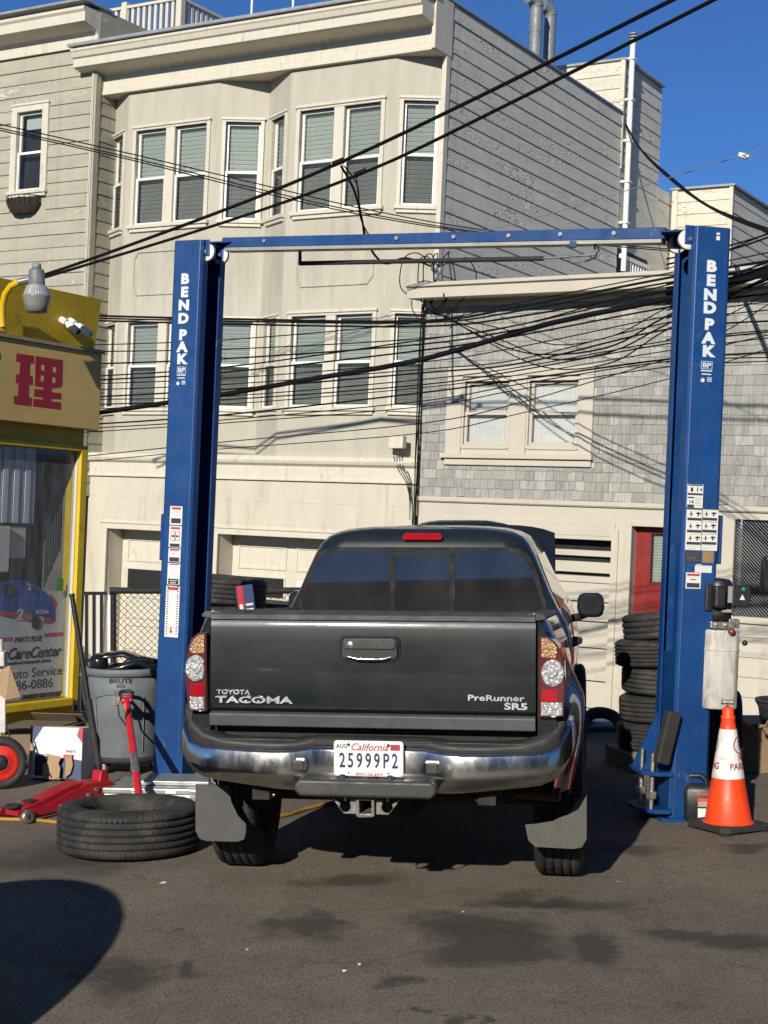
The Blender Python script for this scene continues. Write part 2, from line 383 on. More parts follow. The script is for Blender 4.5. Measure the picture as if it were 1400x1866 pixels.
def siding(parent, M, L, z0, z1, h, mt, sink=0.0):
    n = int(round((z1 - z0) / h)); h = (z1 - z0) / n
    for i in range(n):
        me = cached(('board', round(L, 2), round(h, 3), mt.name), lambda: board_mesh(L, h, mt))
        obj('siding_board', me, None, parent, M @ T((random.uniform(-.003, .003), random.uniform(-.003, .003), z0 + i * h)) @ Matrix.Rotation(random.uniform(-.0006, .0006), 4, 'Y'))

# ---------------- beige house with two stacked bays
hb = thing('bay_window_house', 'beige two-bay house with white sash windows above a cream garage base', 'house', B.M)
SOF, BANDT, BANDB, GV = 9.04, 2.78, 2.36, -0.36
bays = [[(-6.83, 0.0), (-6.13, -.38), (-4.17, -.38), (-3.39, 0.0)], [(-3.39, 0.0), (-2.70, -.38), (-.72, -.38), (0.0, 0.0)]]
FL = [(3.55, 5.02, 0.72), (6.71, 8.35, 0.80)]
for bay in bays:
    for k in range(3):
        a, b_ = Vector((*bay[k], 0)), Vector((*bay[k + 1], 0)); L = (b_ - a).length
        FM = T(a) @ Matrix.Rotation(math.atan2(b_.y - a.y, b_.x - a.x), 4, 'Z')
        wins = [(0.155, 0.665)] if k == 0 else [(0.15, L - 0.12)] if k == 2 else [(0.22, 0.88), (1.07, 1.76)]
        holes = [(x0, x1, z0, z1) for x0, x1 in wins for z0, z1, _ in FL]
        mb = holed(MB(), 0, L, BANDT - .02, SOF, holes, 0, 0.1)
        obj('wall', mb, M_stucco, hb, B.M @ FM)
        for z0, z1, mf in FL:
            for x0, x1 in wins:
                dh_window(hb, B.M @ FM @ T((x0, 0.0, z0)), x1 - x0, z1 - z0, mf, M_white, sill=(k != 1), cw=0.06, cas_mat=M_ctrim, casing=(k != 1))
            if k == 1:                        # one casing round the pair
                mb = MB(); x0, x1 = wins[0][0], wins[1][1]; c = .07; h = z1 - z0
                mb.box(x0 - c, x0, -.035, .1, z0, z1 + c); mb.box(x1, x1 + c, -.035, .1, z0, z1 + c); mb.box(x0, x1, -.035, .1, z1, z1 + c)
                mb.box(wins[0][1], wins[1][0], -.03, .1, z0, z1); mb.box(x0 - c - .02, x1 + c + .02, -.06, -.036, z1 + c - .03, z1 + c + .02)
                mb.box(x0 - c - .04, x1 + c + .04, -.08, .1, z0 - .06, z0); mb.box(x0 - c, x1 + c, -.045, .05, z0 - .12, z0 - .061)
                obj('casing', mb, M_ctrim, hb, B.M @ FM, bevel=.006, seg=1)
        if k == 1:                            # moulded panel between the floors
            p = [(.28, 5.62), (.36, 5.50), (1.62, 5.50), (1.72, 5.62), (1.72, 6.12), (1.62, 6.24), (.36, 6.24), (.28, 6.12), (.28, 5.62)]
            mb = MB()
            for (xa, za), (xb, zb) in zip(p[:-1], p[1:]):
                n_ = max(2, int(math.hypot(xb - xa, zb - za) / .05))
                mb.tube([(xa + (xb - xa) * t / n_, -.006 - .006 * (t % 2), za + (zb - za) * t / n_) for t in range(n_ + 1)], .016, 6)
            obj('panel_moulding', mb, M_stucco, hb, B.M @ FM)
# soffit, frieze, cornice
prof = [(-.40, SOF), (-.47, SOF), (-.47, SOF + .05), (-.455, SOF + .06), (-.455, SOF + .14), (-.44, SOF + .15), (-.44, SOF + .34), (-.50, SOF + .37), (-.80, SOF + .40), (-.86, SOF + .42), (-.86, SOF + .56), (-.90, SOF + .58), (-.93, SOF + .66), (-.95, SOF + .68), (-.95, SOF + .72), (-.40, SOF + .74)]
mb = MB(); mb.prism(prof, -7.02, 0.0, 'x'); mb.box(-7.02, 0.03, -.40, 0.0, SOF, SOF + .74)
obj('cornice', mb, M_ctrim, hb, bevel=.004, seg=1)
mb = MB(); mb.box(-7.05, 0.04, -1.0, -.3, SOF + .742, SOF + .80); obj('gutter', mb, M_roofm, hb, bevel=.01)
mb = MB(); mb.box(-.03, .035, -.50, .05, SOF + .01, SOF + .86); mb.box(-.05, .03, -.1, .03, 2.8, SOF); obj('corner_board', mb, M_ctrim, hb, bevel=.004, seg=1)
# storey band and base wall
bp = [(GV, BANDB), (GV - .05, BANDB), (GV - .05, BANDB + .03), (GV - .03, BANDB + .05), (GV - .03, BANDB + .24), (GV - .09, BANDB + .28), (GV - .11, BANDB + .33), (GV - .08, BANDB + .36), (GV - .08, BANDB + .40), (GV + .02, BANDT), (0.0, BANDT)]
mb = MB(); mb.prism(bp + [(0.0, BANDB)], -7.0, 0.02, 'x'); obj('storey_band', mb, M_ctrim, hb, bevel=.004, seg=1)
gl_ = B.on(196, 975, 1, GV); g1 = (gl_.x, gl_.x + 2.0); g2l = B.on(398, 985, 1, GV).x; g2 = (g2l, g2l + 2.35); GT = B.on(300, 968, 1, GV).z
mb = holed(MB(), -7.0, 0.0, -2.2, BANDB, [(g1[0], g1[1], -2.2, GT), (g2[0], g2[1], -2.2, GT)], GV, 0.42)
mb.add([(0, GV, -2.2), (0, 8, -2.2), (0, 8, BANDB), (0, GV, BANDB)], [(0, 1, 2, 3)])
obj('base_wall', mb, M_base, hb)
for zz in (BANDB - .35, BANDB - .72): obj('score_line', MB().box(-7.0, -.01, GV - .004, GV + .01, zz, zz + .008), M_dark if False else M_base, hb)
for (a, b_) in (g1, g2):
    mb = MB(); mb.box(a - .12, a, GV - .03, GV + .05, -2.2, GT + .1); mb.box(b_, b_ + .12, GV - .03, GV + .05, -2.2, GT + .1); mb.box(a, b_, GV - .03, GV + .05, GT, GT + .1); mb.box(a - .15, b_ + .15, GV - .05, GV + .04, GT + .1, GT + .13)
    obj('garage_casing', mb, M_ctrim, hb, bevel=.005, seg=1)
    door = obj('garage_door', MB().box(a, b_, GV + .42, GV + .46, -2.2, GT), M_ctrim, hb)
    n = 2; pw = (b_ - a) / n
    for c in range(n):
        for r_, (z0, z1) in enumerate([(GT - .56, GT - .16), (GT - 1.06, GT - .66), (GT - 1.56, GT - 1.16), (GT - 2.1, GT - 1.66)]):
            x0, x1 = a + c * pw + .12, a + (c + 1) * pw - .06
            mb = MB(); e = .02; y = GV + .42
            mb.box(x0, x1, y - e, y + .005, z0, z0 + .035); mb.box(x0, x1, y - e, y + .005, z1 - .035, z1); mb.box(x0, x0 + .035, y - e, y + .005, z0 + .036, z1 - .036); mb.box(x1 - .035, x1, y - e, y + .005, z0 + .036, z1 - .036)
            pn = obj('panel', mb, M_ctrim, door)
            if r_ == 1: obj('pane', MB().box(x0 + .036, x1 - .036, y - .012, y - .004, z0 + .036, z1 - .036), M_dark if c == 0 else M_white, door)
# body behind
mb = MB(); Z1 = SOF + .80
mb.box(-6.9, -.02, .25, 7.0, 2.0, Z1 + .02); obj('roof', mb, M_roofm, hb)
sideM = B.M @ RZ(90)                          # local x = into the block, face looks towards +x of the house
siding(hb, sideM @ T((.03, 0.0, 0)), 6.95, 3.9, SOF + .86, .252, M_side)
obj('side_wall', MB().box(-.02, -.004, 0.0, 10.2, -2.2, 8.6), M_side, hb)
obj('parapet_cap', MB().box(-.2, .05, -.3, 7.0, SOF + .865, SOF + .90), M_roofm, hb, bevel=.008)
# stair tower at the back, and the lower wing past it
TV0, TV1, TZ = 7.0, 9.05, B.on(1150, 108, 1, 7.0).z
tw = obj('stair_tower', MB().box(-2.6, -.03, TV0 + .03, TV1, SOF - 4.5, TZ - .02), M_cside, hb)
siding(tw, B.M @ T((-2.58, TV0 + .028, 0)), 2.55, SOF + .3, TZ, .252, M_cside)
siding(tw, sideM @ T((TV0 + .03, .028, 0)), TV1 - TV0, SOF - 4.6, TZ, .252, M_side)
obj('tower_cap', MB().box(-2.64, .06, TV0 - .03, TV1 + .04, TZ + .002, TZ + .05), M_roofm, tw, bevel=.006)
obj('corner_board', MB().box(-.06, .03, TV0 - .025, TV0 + .03, SOF - .2, TZ), M_cside, tw)
WZ = B.on(1222, 352, 0, 0.0).z
siding(tw, sideM @ T((TV1 + .01, .028, 0)), 1.15, WZ - 4.6, WZ, .252, M_side)
# vent pipe and flues
pb = B.on(1142, 440, 0, .12); pt = B.on(1145, 70, 0, .12)
vp = obj('vent_pipe', MB().tube([(.12, pb.y - .1, pb.z - .6), (.12, pb.y - .1, pt.z)], .055, 12), M_white, hb)
mb = MB(); zc = pt.z
for k_ in range(3): mb.lathe([(.05, zc + .02 + k_ * .06), (.085, zc + .03 + k_ * .06), (.085, zc + .05 + k_ * .06), (.05, zc + .06 + k_ * .06)], 14, M=T((.12, pb.y - .1, 0)))
obj('vent_cap', mb, M_roofm, vp)
for q in range(5): obj('pipe_strap', MB().box(0, .19, pb.y - .17, pb.y - .03, zc - .35 - q * .8, zc - .31 - q * .8), M_white, vp)
for (px, pz, fv, r_) in ((974, 8, 5.2, .125), (1000, 24, 5.9, .115)):
    base = B.on(px, 112, 1, fv); top = B.on(px, pz, 1, fv)
    mb = MB(); mb.tube([(base.x, fv, base.z - 1.0), (base.x, fv, top.z)], r_, 16)
    mb.tube([(base.x, fv, top.z - .05), (base.x - .02, fv - .05, top.z + .08), (base.x - .08, fv - .2, top.z + .10)], r_ * 1.12, 16, caps=True)
    mb.lathe([(r_ * 1.04, top.z - .55), (r_ * 1.04, top.z - .5)], 16, M=T((base.x, fv, 0)))
    obj('metal_flue', mb, mat('flue_%d' % px, (0.17, 0.19, 0.20), 0.55, 0.15, dirt=((0.2, 0.2, 0.19), 2, .5, .8)), hb)
# light well with a white railing beside the stair tower
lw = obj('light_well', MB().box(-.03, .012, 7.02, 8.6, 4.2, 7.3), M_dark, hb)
for q in range(9): obj('baluster', MB().box(.05, .09, 7.25 + q * .14, 7.29 + q * .14, 5.2, 7.1), M_white, lw)
for za, zb in ((7.1, 7.18), (6.35, 6.41), (5.1, 5.2)): obj('rail', MB().box(.04, .1, 7.05, 8.55, za, zb), M_white, lw)
# roof deck railing and masts
rr = thing('roof_railing', 'white picket railing round the roof deck of the beige house', 'railing', B.M)
RV = .9; ra = B.on(185, 40, 1, RV); rb = B.on(330, 5, 1, RV); rz0 = Z1 + .03; rz1 = ra.z + .15
mb = MB(); mb.box(ra.x - .6, rb.x + .05, RV - .05, RV + .05, rz1, rz1 + .05); mb.box(ra.x - .6, rb.x, RV - .03, RV + .03, rz0 + .12, rz0 + .18); obj('rail', mb, M_ctrim, rr)
for x in (ra.x - .55, (ra.x + rb.x) / 2 - .35, rb.x): obj('post', MB().box(x - .06, x + .06, RV - .062, RV + .062, rz0, rz1 + .12), M_ctrim, rr)
n = int((rb.x - ra.x + .5) / .135)
for q in range(n): obj('baluster', MB().box(ra.x - .47 + q * .135, ra.x - .41 + q * .135, RV - .022, RV + .022, rz0 + .18, rz1), M_ctrim, rr)
mb = MB(); mb.box(rb.x - .05, rb.x + .05, RV + .063, RV + 2.6, rz1, rz1 + .05); mb.box(rb.x - .03, rb.x + .03, RV + .063, RV + 2.6, rz0 + .12, rz0 + .18); obj('rail', mb, M_ctrim, rr)
for q in range(17): obj('baluster', MB().box(rb.x - .022, rb.x + .022, RV + .15 + q * .14, RV + .21 + q * .14, rz0 + .18, rz1), M_ctrim, rr)
for px, lab in ((458, 'thin white roof mast beside the picket railing'), (533, 'thin white roof mast away from the picket railing, above the right bay')):
    p = B.on(px, 40, 1, 1.6)
    obj('roof_mast', MB().tube([(p.x, 1.6, Z1 + .01), (p.x, 1.6, Z1 + 2.2)], .022, 8), M_white, None, B.M, label=lab, cat='mast')

# ---------------- left house with olive-grey boards
LV = -.62
hl = thing('clapboard_house', 'olive grey board-sided house with one white sash window and flower basket', 'house', B.M)
lx1 = B.on(166, 400, 1, LV).x; lx0 = lx1 - 5.5
lz1 = B.on(150, 85, 1, LV).z; wl0 = B.on(28, 350, 1, LV); wl1 = B.on(80, 200, 1, LV)
mb = holed(MB(), lx0, lx1 - .03, -2.2, lz1, [(wl0.x, wl1.x, wl0.z, wl1.z)], LV + .03, .1); mb.box(lx0, lx1 - .03, LV + .4, LV + 8, -2.2, lz1 - .01)
obj('wall', mb, M_left, hl)
# boards are cut round the window
bz = 2.0; bh = .231; nb = int((lz1 - bz) / bh)
for i in range(nb):
    z0 = bz + i * bh; z1 = z0 + bh
    segs = [(lx0, lx1 - .1)]
    if z1 > wl0.z - .16 and z0 < wl1.z + .12: segs = [(lx0, wl0.x - .13), (wl1.x + .13, lx1 - .1)]
    for a, b_ in segs:
        obj('siding_board', cached(('lb', round(b_ - a, 2)), lambda: board_mesh(b_ - a, bh, M_left)), None, hl, B.M @ T((a, LV + .03 + random.uniform(-.004, .004), z0)) @ Matrix.Rotation(random.uniform(-.0008, .0008), 4, 'Y'))
obj('corner_board', MB().box(lx1 - .1, lx1 + .012, LV - .02, LV + .11, -2.2, lz1), M_left, hl, bevel=.004, seg=1)
for i in range(int((lz1 - 2.0) / bh)):
    obj('siding_board', cached('lbside', lambda: board_mesh(2.2, bh, M_left)), None, hl, B.M @ RZ(90) @ T((LV + .115, -lx1 + .02, 2.0 + i * bh + random.uniform(-.003, .003))))
dh_window(hl, B.M @ T((wl0.x, LV, wl0.z)), wl1.x - wl0.x, wl1.z - wl0.z, (wl1.z - wl0.z) * .48, M_white, blind=None, cw=.14, lower=M_glass, cas_mat=M_ctrim)
obj('curtain', MB().box(wl0.x + .06, wl1.x - .06, LV + .16, LV + .165, wl1.z - .28, wl1.z - .05), M_blind, hl)
lp = [(LV, lz1 - .02), (LV - .03, lz1 - .02), (LV - .03, lz1 + .16), (LV - .08, lz1 + .22), (LV - .38, lz1 + .30), (LV - .38, lz1 + .46), (LV - .42, lz1 + .50), (LV - .42, lz1 + .55), (LV, lz1 + .58)]
obj('cornice', MB().prism(lp, lx0, lx1 + .01, 'x'), M_ctrim, hl, bevel=.004, seg=1)
obj('parapet', MB().box(lx0, lx1 + .02, LV + .002, LV + 6, lz1, lz1 + .62), M_left, hl)
obj('gutter', MB().box(lx0, lx1 + .05, LV - .47, LV + .3, lz1 + .622, lz1 + .67), M_roofm, hl, bevel=.008)
for q, dx in enumerate((-.04, -.07)):
    obj('conduit', MB().tube([(lx1 + dx, LV - .035, 3.0), (lx1 + dx + .012, LV - .035, 5.5), (lx1 + dx, LV - .035, lz1 - .05)], .011, 6), M_ctrim, hl)
# flower basket
M_basket = mat('dry_basket', (0.022, 0.016, 0.011), 0.95, var=.4, vs=30, bmp=.8, bs=120)
bk = thing('window_basket', 'dark dried-out coir planter hanging under the white sash window', 'planter', B.M)
bx0, bx1, bzt = wl0.x - .12, wl1.x + .02, wl0.z - .16
rings = []
for t in range(5):
    k_ = t / 4; dz = -.26 * k_; sh = .0 + .11 * k_ ** 2; dp = .2 * (1 - .45 * k_ ** 2)
    rings.append([(bx0 + sh + (bx1 - bx0 - 2 * sh) * a, LV - .05 - dp * math.sin(math.pi * a) ** .5, bzt + dz + random.uniform(-.012, .012)) for a in [i / 12 for i in range(13)]])
obj('liner', MB().loft(rings[::-1], closed=False), M_basket, bk)
mb = MB()
for q in range(9):
    a = q / 8; mb.tube([(bx0 + (bx1 - bx0) * a, LV - .06 - .2 * math.sin(math.pi * a) ** .5, bzt + .04), (bx0 + (bx1 - bx0) * a, LV - .06 - .2 * math.sin(math.pi * a) ** .5, bzt - .1)], .006, 5)
mb.tube([(bx0 + (bx1 - bx0) * i / 12, LV - .06 - .2 * math.sin(math.pi * i / 12) ** .5, bzt + .04) for i in range(13)], .008, 6)
mb.box(bx0, bx0 + .02, LV - .07, LV - .02, bzt - .1, bzt + .05); mb.box(bx1 - .02, bx1, LV - .07, LV - .02, bzt - .1, bzt + .05)
obj('wire_frame', mb, M_dark, bk)

# ---------------- shingled house
SV = -.5
hs = thing('shingle_house', 'low grey-shingled house with paired sash windows and a red door', 'house', B.M)
sx0 = B.on(769, 700, 1, SV).x; sx1 = sx0 + 8.2
ez1 = B.on(765, 516, 1, SV - .45).z; ez0 = B.on(765, 543, 1, SV - .45).z; fz = B.on(900, 556, 1, SV).z; sz0 = B.on(900, 907, 1, SV).z
M_strim = mat('stone_trim', (0.47, 0.435, 0.355), 0.6, var=.06, vs=2, dirt=((.3, .27, .21), 2, .6, .9))
def shingle_mat():
    m, nt, b = bsdf('weathered_shingle')
    geo = N(nt, 'ShaderNodeNewGeometry'); oi = N(nt, 'ShaderNodeObjectInfo')
    ad = N(nt, 'ShaderNodeMath', operation='ADD'); nt.links.new(geo.outputs['Random Per Island'], ad.inputs[0]); nt.links.new(oi.outputs['Random'], ad.inputs[1])
    fr = N(nt, 'ShaderNodeMath', operation='FRACT'); nt.links.new(ad.outputs[0], fr.inputs[0])
    base = ramp(nt, fr.outputs[0], [(0.0, (0.265, 0.263, 0.232)), (0.5, (0.315, 0.313, 0.28)), (0.85, (0.345, 0.342, 0.308)), (1.0, (0.415, 0.41, 0.37))])
    co = coords(nt, (60, 60, 2.2)); st = noise(nt, co, 1.0, 5, 0.6)
    wv = N(nt, 'ShaderNodeTexCoord')
    big = noise(nt, wv.outputs['Object'], 1.2, 3)
    ms = N(nt, 'ShaderNodeMath', operation='MULTIPLY'); nt.links.new(ramp(nt, st, [(0.42, 0.0), (0.7, 1.0)]), ms.inputs[0]); nt.links.new(ramp(nt, big, [(0.35, 0.25), (0.65, 0.85)]), ms.inputs[1])
    c = mix(nt, ms.outputs[0], base, (0.11, 0.11, 0.10))
    nt.links.new(c, b.inputs['Base Color']); b.inputs['Roughness'].default_value = 0.9
    bump(nt, b, st, 0.5, 0.004)
    return m
M_shing = shingle_mat()
swin = [B.on(844, 810, 1, SV), B.on(930, 694, 1, SV), B.on(962, 808, 1, SV), B.on(1056, 690, 1, SV)]
cas0, cas1 = B.on(812, 830, 1, SV).x, B.on(1079, 830, 1, SV).x; cz0 = B.on(940, 828, 1, SV).z; cz1 = B.on(940, 668, 1, SV).z
hz0 = swin[0].z; hz1 = swin[1].z
wh = [(swin[0].x, swin[1].x, hz0, hz1), (swin[2].x, swin[3].x, hz0, hz1)]
# openings of the ground floor
rg1 = B.on(1111, 1100, 1, SV).x; rg0 = rg1 - 2.4; rgt = B.on(1070, 976, 1, SV).z
rd0 = B.on(1149, 1050, 1, SV).x; rd1 = rd0 + .95; rdt = B.on(1180, 960, 1, SV).z
mw0 = B.on(1337, 1050, 1, SV).x; mw1 = mw0 + 1.9; mwt = B.on(1370, 947, 1, SV).z; mwb = B.on(1370, 1124, 1, SV).z
mb = holed(MB(), sx0, sx1, -2.2, sz0, [(rg0, rg1, -2.2, rgt), (rd0, rd1, -2.2, rdt), (mw0, mw1, mwb, mwt)], SV, .2)
obj('base_wall', mb, M_strim, hs)
mb = holed(MB(), sx0 + .01, sx1, sz0, ez0, wh, SV + .002, .1); mb.add([(sx0 + .01, SV, -2.2), (sx0 + .01, 9.5, -2.2), (sx0 + .01, 9.5, ez0), (sx0 + .01, SV, ez0)], [(0, 3, 2, 1)])
obj('wall', mb, M_strim, hs)
ep = [(SV - .02, ez0 + .02), (SV - .45, ez0), (SV - .45, ez0 + .16), (SV - .50, ez0 + .17), (SV - .50, ez1), (SV - .1, ez1 + .02), (SV + .3, ez1)]
obj('eave', MB().prism(ep + [(SV + .3, ez0)], sx0 - .07, sx1, 'x'), M_strim, hs, bevel=.004, seg=1)
obj('frieze', MB().box(sx0 - .005, sx1, SV - .03, SV + .001, fz, ez0 + .02), M_strim, hs)
obj('roof', MB().box(sx0 - .02, sx1, SV + .301, 9.75, ez0, ez1 - .02), M_roofm, hs)
obj('storey_band', MB().prism([(SV - .002, sz0), (SV - .05, sz0 - .01), (SV - .05, sz0 - .07), (SV - .03, sz0 - .09), (SV - .002, sz0 - .09)], sx0, sx1, 'x'), M_strim, hs)
mb = MB()
for py in (945, 1130): zz = B.on(900, py, 1, SV).z; mb.box(sx0, rd0 - .25, SV - .022, SV + .001, zz - .25, zz) if py == 945 else None
obj('fascia_board', mb, M_strim, hs, bevel=.004, seg=1)
for i in range(7):
    zz = mwb - .25 - i * .27
    obj('siding_board', cached(('sbd', 1), lambda: board_mesh(5.0, .27, M_strim)), None, hs, B.M @ T((rd1 + .2, SV + .003, zz - .03)))
# window pair
mb = MB(); c = SV
mb.box(cas0, wh[0][0] - .03, c - .04, c + .06, cz0, cz1 - .14); mb.box(wh[0][1] + .03, wh[1][0] - .03, c - .04, c + .06, cz0, cz1 - .14); mb.box(wh[1][1] + .03, cas1, c - .04, c + .06, cz0, cz1 - .14)
mb.box(cas0, cas1, c - .045, c + .06, cz1 - .139, cz1); mb.box(cas0 - .05, cas1 + .03, c - .10, c + .05, cz0 - .07, cz0); mb.box(cas0, cas1, c - .05, c + .04, cz0 - .17, cz0 - .071)
obj('casing', mb, M_strim, hs, bevel=.006, seg=1)
for x0, x1, z0, z1 in wh:
    dh_window(hs, B.M @ T((x0, SV + .0, z0)), x1 - x0, z1 - z0, (z1 - z0) * .49, M_strim, blind=M_wblind, casing=False, sill=False, slats=30, lower=M_clear, upper=M_clear)
    obj('stop_bead', MB().box(x0 - .03, x0, c - .02, c + .06, z0 - .05, z1 + .03).box(x1, x1 + .03, c - .02, c + .06, z0 - .05, z1 + .03).box(x0, x1, c - .02, c + .06, z1, z1 + .03).box(x0, x1, c - .02, c + .06, z0 - .06, z0), M_strim, hs)
# shingles: courses of uneven widths; the ones that show largest stay single, the rest are joined
CH = (fz - sz0) / 21.0
cells = []
for i in range(21):
    z0 = sz0 + i * CH; x = sx0 + .005 - random.uniform(0, .05)
    while x < sx1:
        wdt = random.choice((.10, .12, .13, .15, .17, .19, .22)); a, b_ = max(x, sx0 + .004), min(x + wdt, sx1) - .005; x += wdt
        zz0, zz1 = z0 + random.uniform(-.006, .006), z0 + CH + .02
        if b_ - a < .03: continue
        if b_ > cas0 - .01 and a < cas1 + .01 and zz1 > cz0 - .16 and zz0 < cz1:
            if a < cas0 - .05: b_ = cas0 - .003
            elif b_ > cas1 + .05: a = cas1 + .003
            elif zz0 < cz0 - .2: zz1 = cz0 - .172
            elif zz0 > cz1 - .1 : zz0 = cz1 + .003
            else: continue
        if zz1 - zz0 < .04 or b_ - a < .02: continue
        cells.append((a, b_, zz0, min(zz1, fz + .02)))
def shv(a, b_, z0, z1):
    t = random.uniform(.012, .02); tl = random.uniform(-.006, .006)
    return [(a, SV + .0, z0), (b_, SV, z0 + tl), (b_, SV - t, z0 + tl), (a, SV - t, z0), (a, SV, z1), (b_, SV, z1), (b_, SV - .003, z1), (a, SV - .003, z1)]
SHF = [(3, 2, 6, 7), (0, 1, 2, 3), (0, 3, 7, 4), (1, 5, 6, 2)]
def visible_area(cl):
    p = B.M @ Vector(((cl[0] + cl[1]) / 2, SV, cl[2])); px = CX + p.x / p.y * F; py = CY - (p.z - H) / p.y * F
    if px > 1410 or (1205 < px < 1325): return 0
    return (cl[1] - cl[0]) * (cl[3] - cl[2]) / p.y ** 2 * (1.0 if py > 640 or px > 1320 else .8)
cells.sort(key=visible_area, reverse=True)
for cl in cells[:300]: obj('shingle', MB().add(shv(*cl), SHF), M_shing, hs)
mb = MB()
for cl in cells[300:]: mb.add(shv(*cl), SHF)
obj('shingle_field', mb, M_shing, hs, kind='stuff')
# sectional garage door with open slots
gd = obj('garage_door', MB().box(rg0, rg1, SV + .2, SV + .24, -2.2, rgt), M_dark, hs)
pys = [(1003, 1014), (1024, 1044), (1050, 1062), (1063, 1096), (1098, 1132), (1134, 1180), (1182, 1240), (1242, 1290), (1292, 1400)]
for a, b_ in pys:
    z1 = B.on(1080, a, 1, SV + .15).z; z0 = B.on(1080, b_, 1, SV + .15).z
    obj('door_slat', MB().box(rg0 + .01, rg1 - .01, SV + .12, SV + .17, z0, z1), M_strim, gd, bevel=.006, seg=1)
mb = MB(); mb.box(rg1, rg1 + .1, SV - .03, SV + .02, -2.2, rgt + .1); mb.box(rg0, rg1, SV - .03, SV + .02, rgt, rgt + .1); obj('garage_casing', mb, M_strim, hs)
# red door
M_red = mat('red_door_paint', (0.21, 0.018, 0.016), 0.4, var=.1, vs=3)
dr = obj('entry_door', holed(MB(), rd0, rd1, -2.0, rdt, [(rd0 + .22, rd1 - .2, B.on(1180, 1062, 1, SV + .15).z, B.on(1180, 972, 1, SV + .15).z)], SV + .17, .04), M_red, hs)
dz0, dz1 = B.on(1180, 1062, 1, SV + .15).z, B.on(1180, 972, 1, SV + .15).z
obj('pane', MB().quad(rd0 + .22, rd1 - .2, SV + .20, dz0, dz1), M_glass, dr)
obj('blind', cached('dbl', lambda: blind_mesh(rd1 - rd0 - .44, dz1 - dz0 - .02, 16, M_blind)), None, dr, B.M @ T((rd0 + .23, SV + .26, dz0 + .01)))
obj('door_back', MB().box(rd0, rd1, SV + .34, SV + .345, -2.0, rdt), M_dark, dr)
obj('door_panel', MB().box(rd0 + .2, rd1 - .18, SV + .155, SV + .172, dz0 - .75, dz0 - .12), M_red, dr, bevel=.01)
mb = MB(); mb.box(rd0 - .1, rd0, SV - .03, SV + .16, -2.2, rdt + .08); mb.box(rd1, rd1 + .1, SV - .03, SV + .16, -2.2, rdt + .08); mb.box(rd0, rd1, SV - .03, SV + .16, rdt, rdt + .08); obj('door_casing', mb, M_strim, hs, bevel=.008)
# window behind a diagonal security mesh
sm = obj('mesh_window', MB().box(mw0 - .09, mw0, SV - .03, SV + .12, mwb - .08, mwt).box(mw1, mw1 + .09, SV - .03, SV + .12, mwb - .08, mwt).box(mw0, mw1, SV - .06, SV + .12, mwb - .09, mwb).box(mw0 - .03, mw0 - .001, SV - .05, SV - .031, mwb, mwt), M_strim, hs)
mb = MB(); st = .034; ww, hh = mw1 - mw0, mwt - mwb; k_ = -hh
while k_ < ww:
    p0, p1 = max(k_, 0), min(k_ + hh, ww)
    if p1 > p0: mb.tube([(mw0 + p0, SV + .07, mwt - (p0 - k_)), (mw0 + p1, SV + .07, mwt - (p1 - k_))], .007, 4)
    k_ += st * 1.4
obj('security_mesh', mb, mat('mesh_wire', (.22, .24, .24), .5, .3), sm, kind='stuff')
obj('pane', MB().quad(mw0, mw1, SV + .13, mwb, mwt), M_glass, sm); obj('window_back', MB().box(mw0, mw1, SV + .3, SV + .305, mwb, mwt), M_dark, sm)
# rear wing beyond the low roof
QV = 9.8
rw = thing('rear_wing', 'cream and grey peeling board-sided wing rising behind the low roof', 'house', B.M)
qx1 = B.on(1333, 400, 1, QV).x; qz = B.on(1300, 342, 1, QV).z
obj('wall', MB().box(.04, qx1 - .03, QV + .03, QV + 7, ez0 - .5, qz - .01), M_cside, rw)
siding(rw, B.M @ T((.1, QV + .028, 0)), qx1 - .12, ez0 - .3, qz, .252, M_cside)
siding(rw, sideM @ T((QV + .03, -qx1 + .028, 0)), 6.5, ez0 - .3, qz, .252, M_side)
obj('corner_board', MB().box(qx1 - .06, qx1 + .02, QV - .025, QV + .03, ez0 - .3, qz), M_cside, rw)
obj('corner_board', MB().box(.04, .16, QV - .03, QV + .02, ez0 - .3, qz), M_cside, rw)
obj('parapet_cap', MB().box(.0, qx1 + .06, QV - .06, QV + 7, qz + .002, qz + .05), M_roofm, rw, bevel=.006)
# small metal box and its cables on the beige wall
bxp = B.on(728, 806, 1, -.38)
eb = thing('junction_box', 'small cream utility box on the beige wall under the bay windows', 'box', B.M @ T((bxp.x, -.38, bxp.z)))
obj('box_body', MB().box(-.13, .13, -.12, .0, -.1, .1), M_ctrim, eb, bevel=.01)
mb = MB()
for q in range(4): mb.tube([(-.05 + q * .04, -.05, -.1), (-.04 + q * .06, -.08, -.25 - .06 * q), (.05 + q * .05, -.06, -.45), (.2 + q * .03, -.08, -.62), (.3, -.1, -.9 - q * .1)], .007, 5)
obj('cable_tail', mb, M_dark, eb)
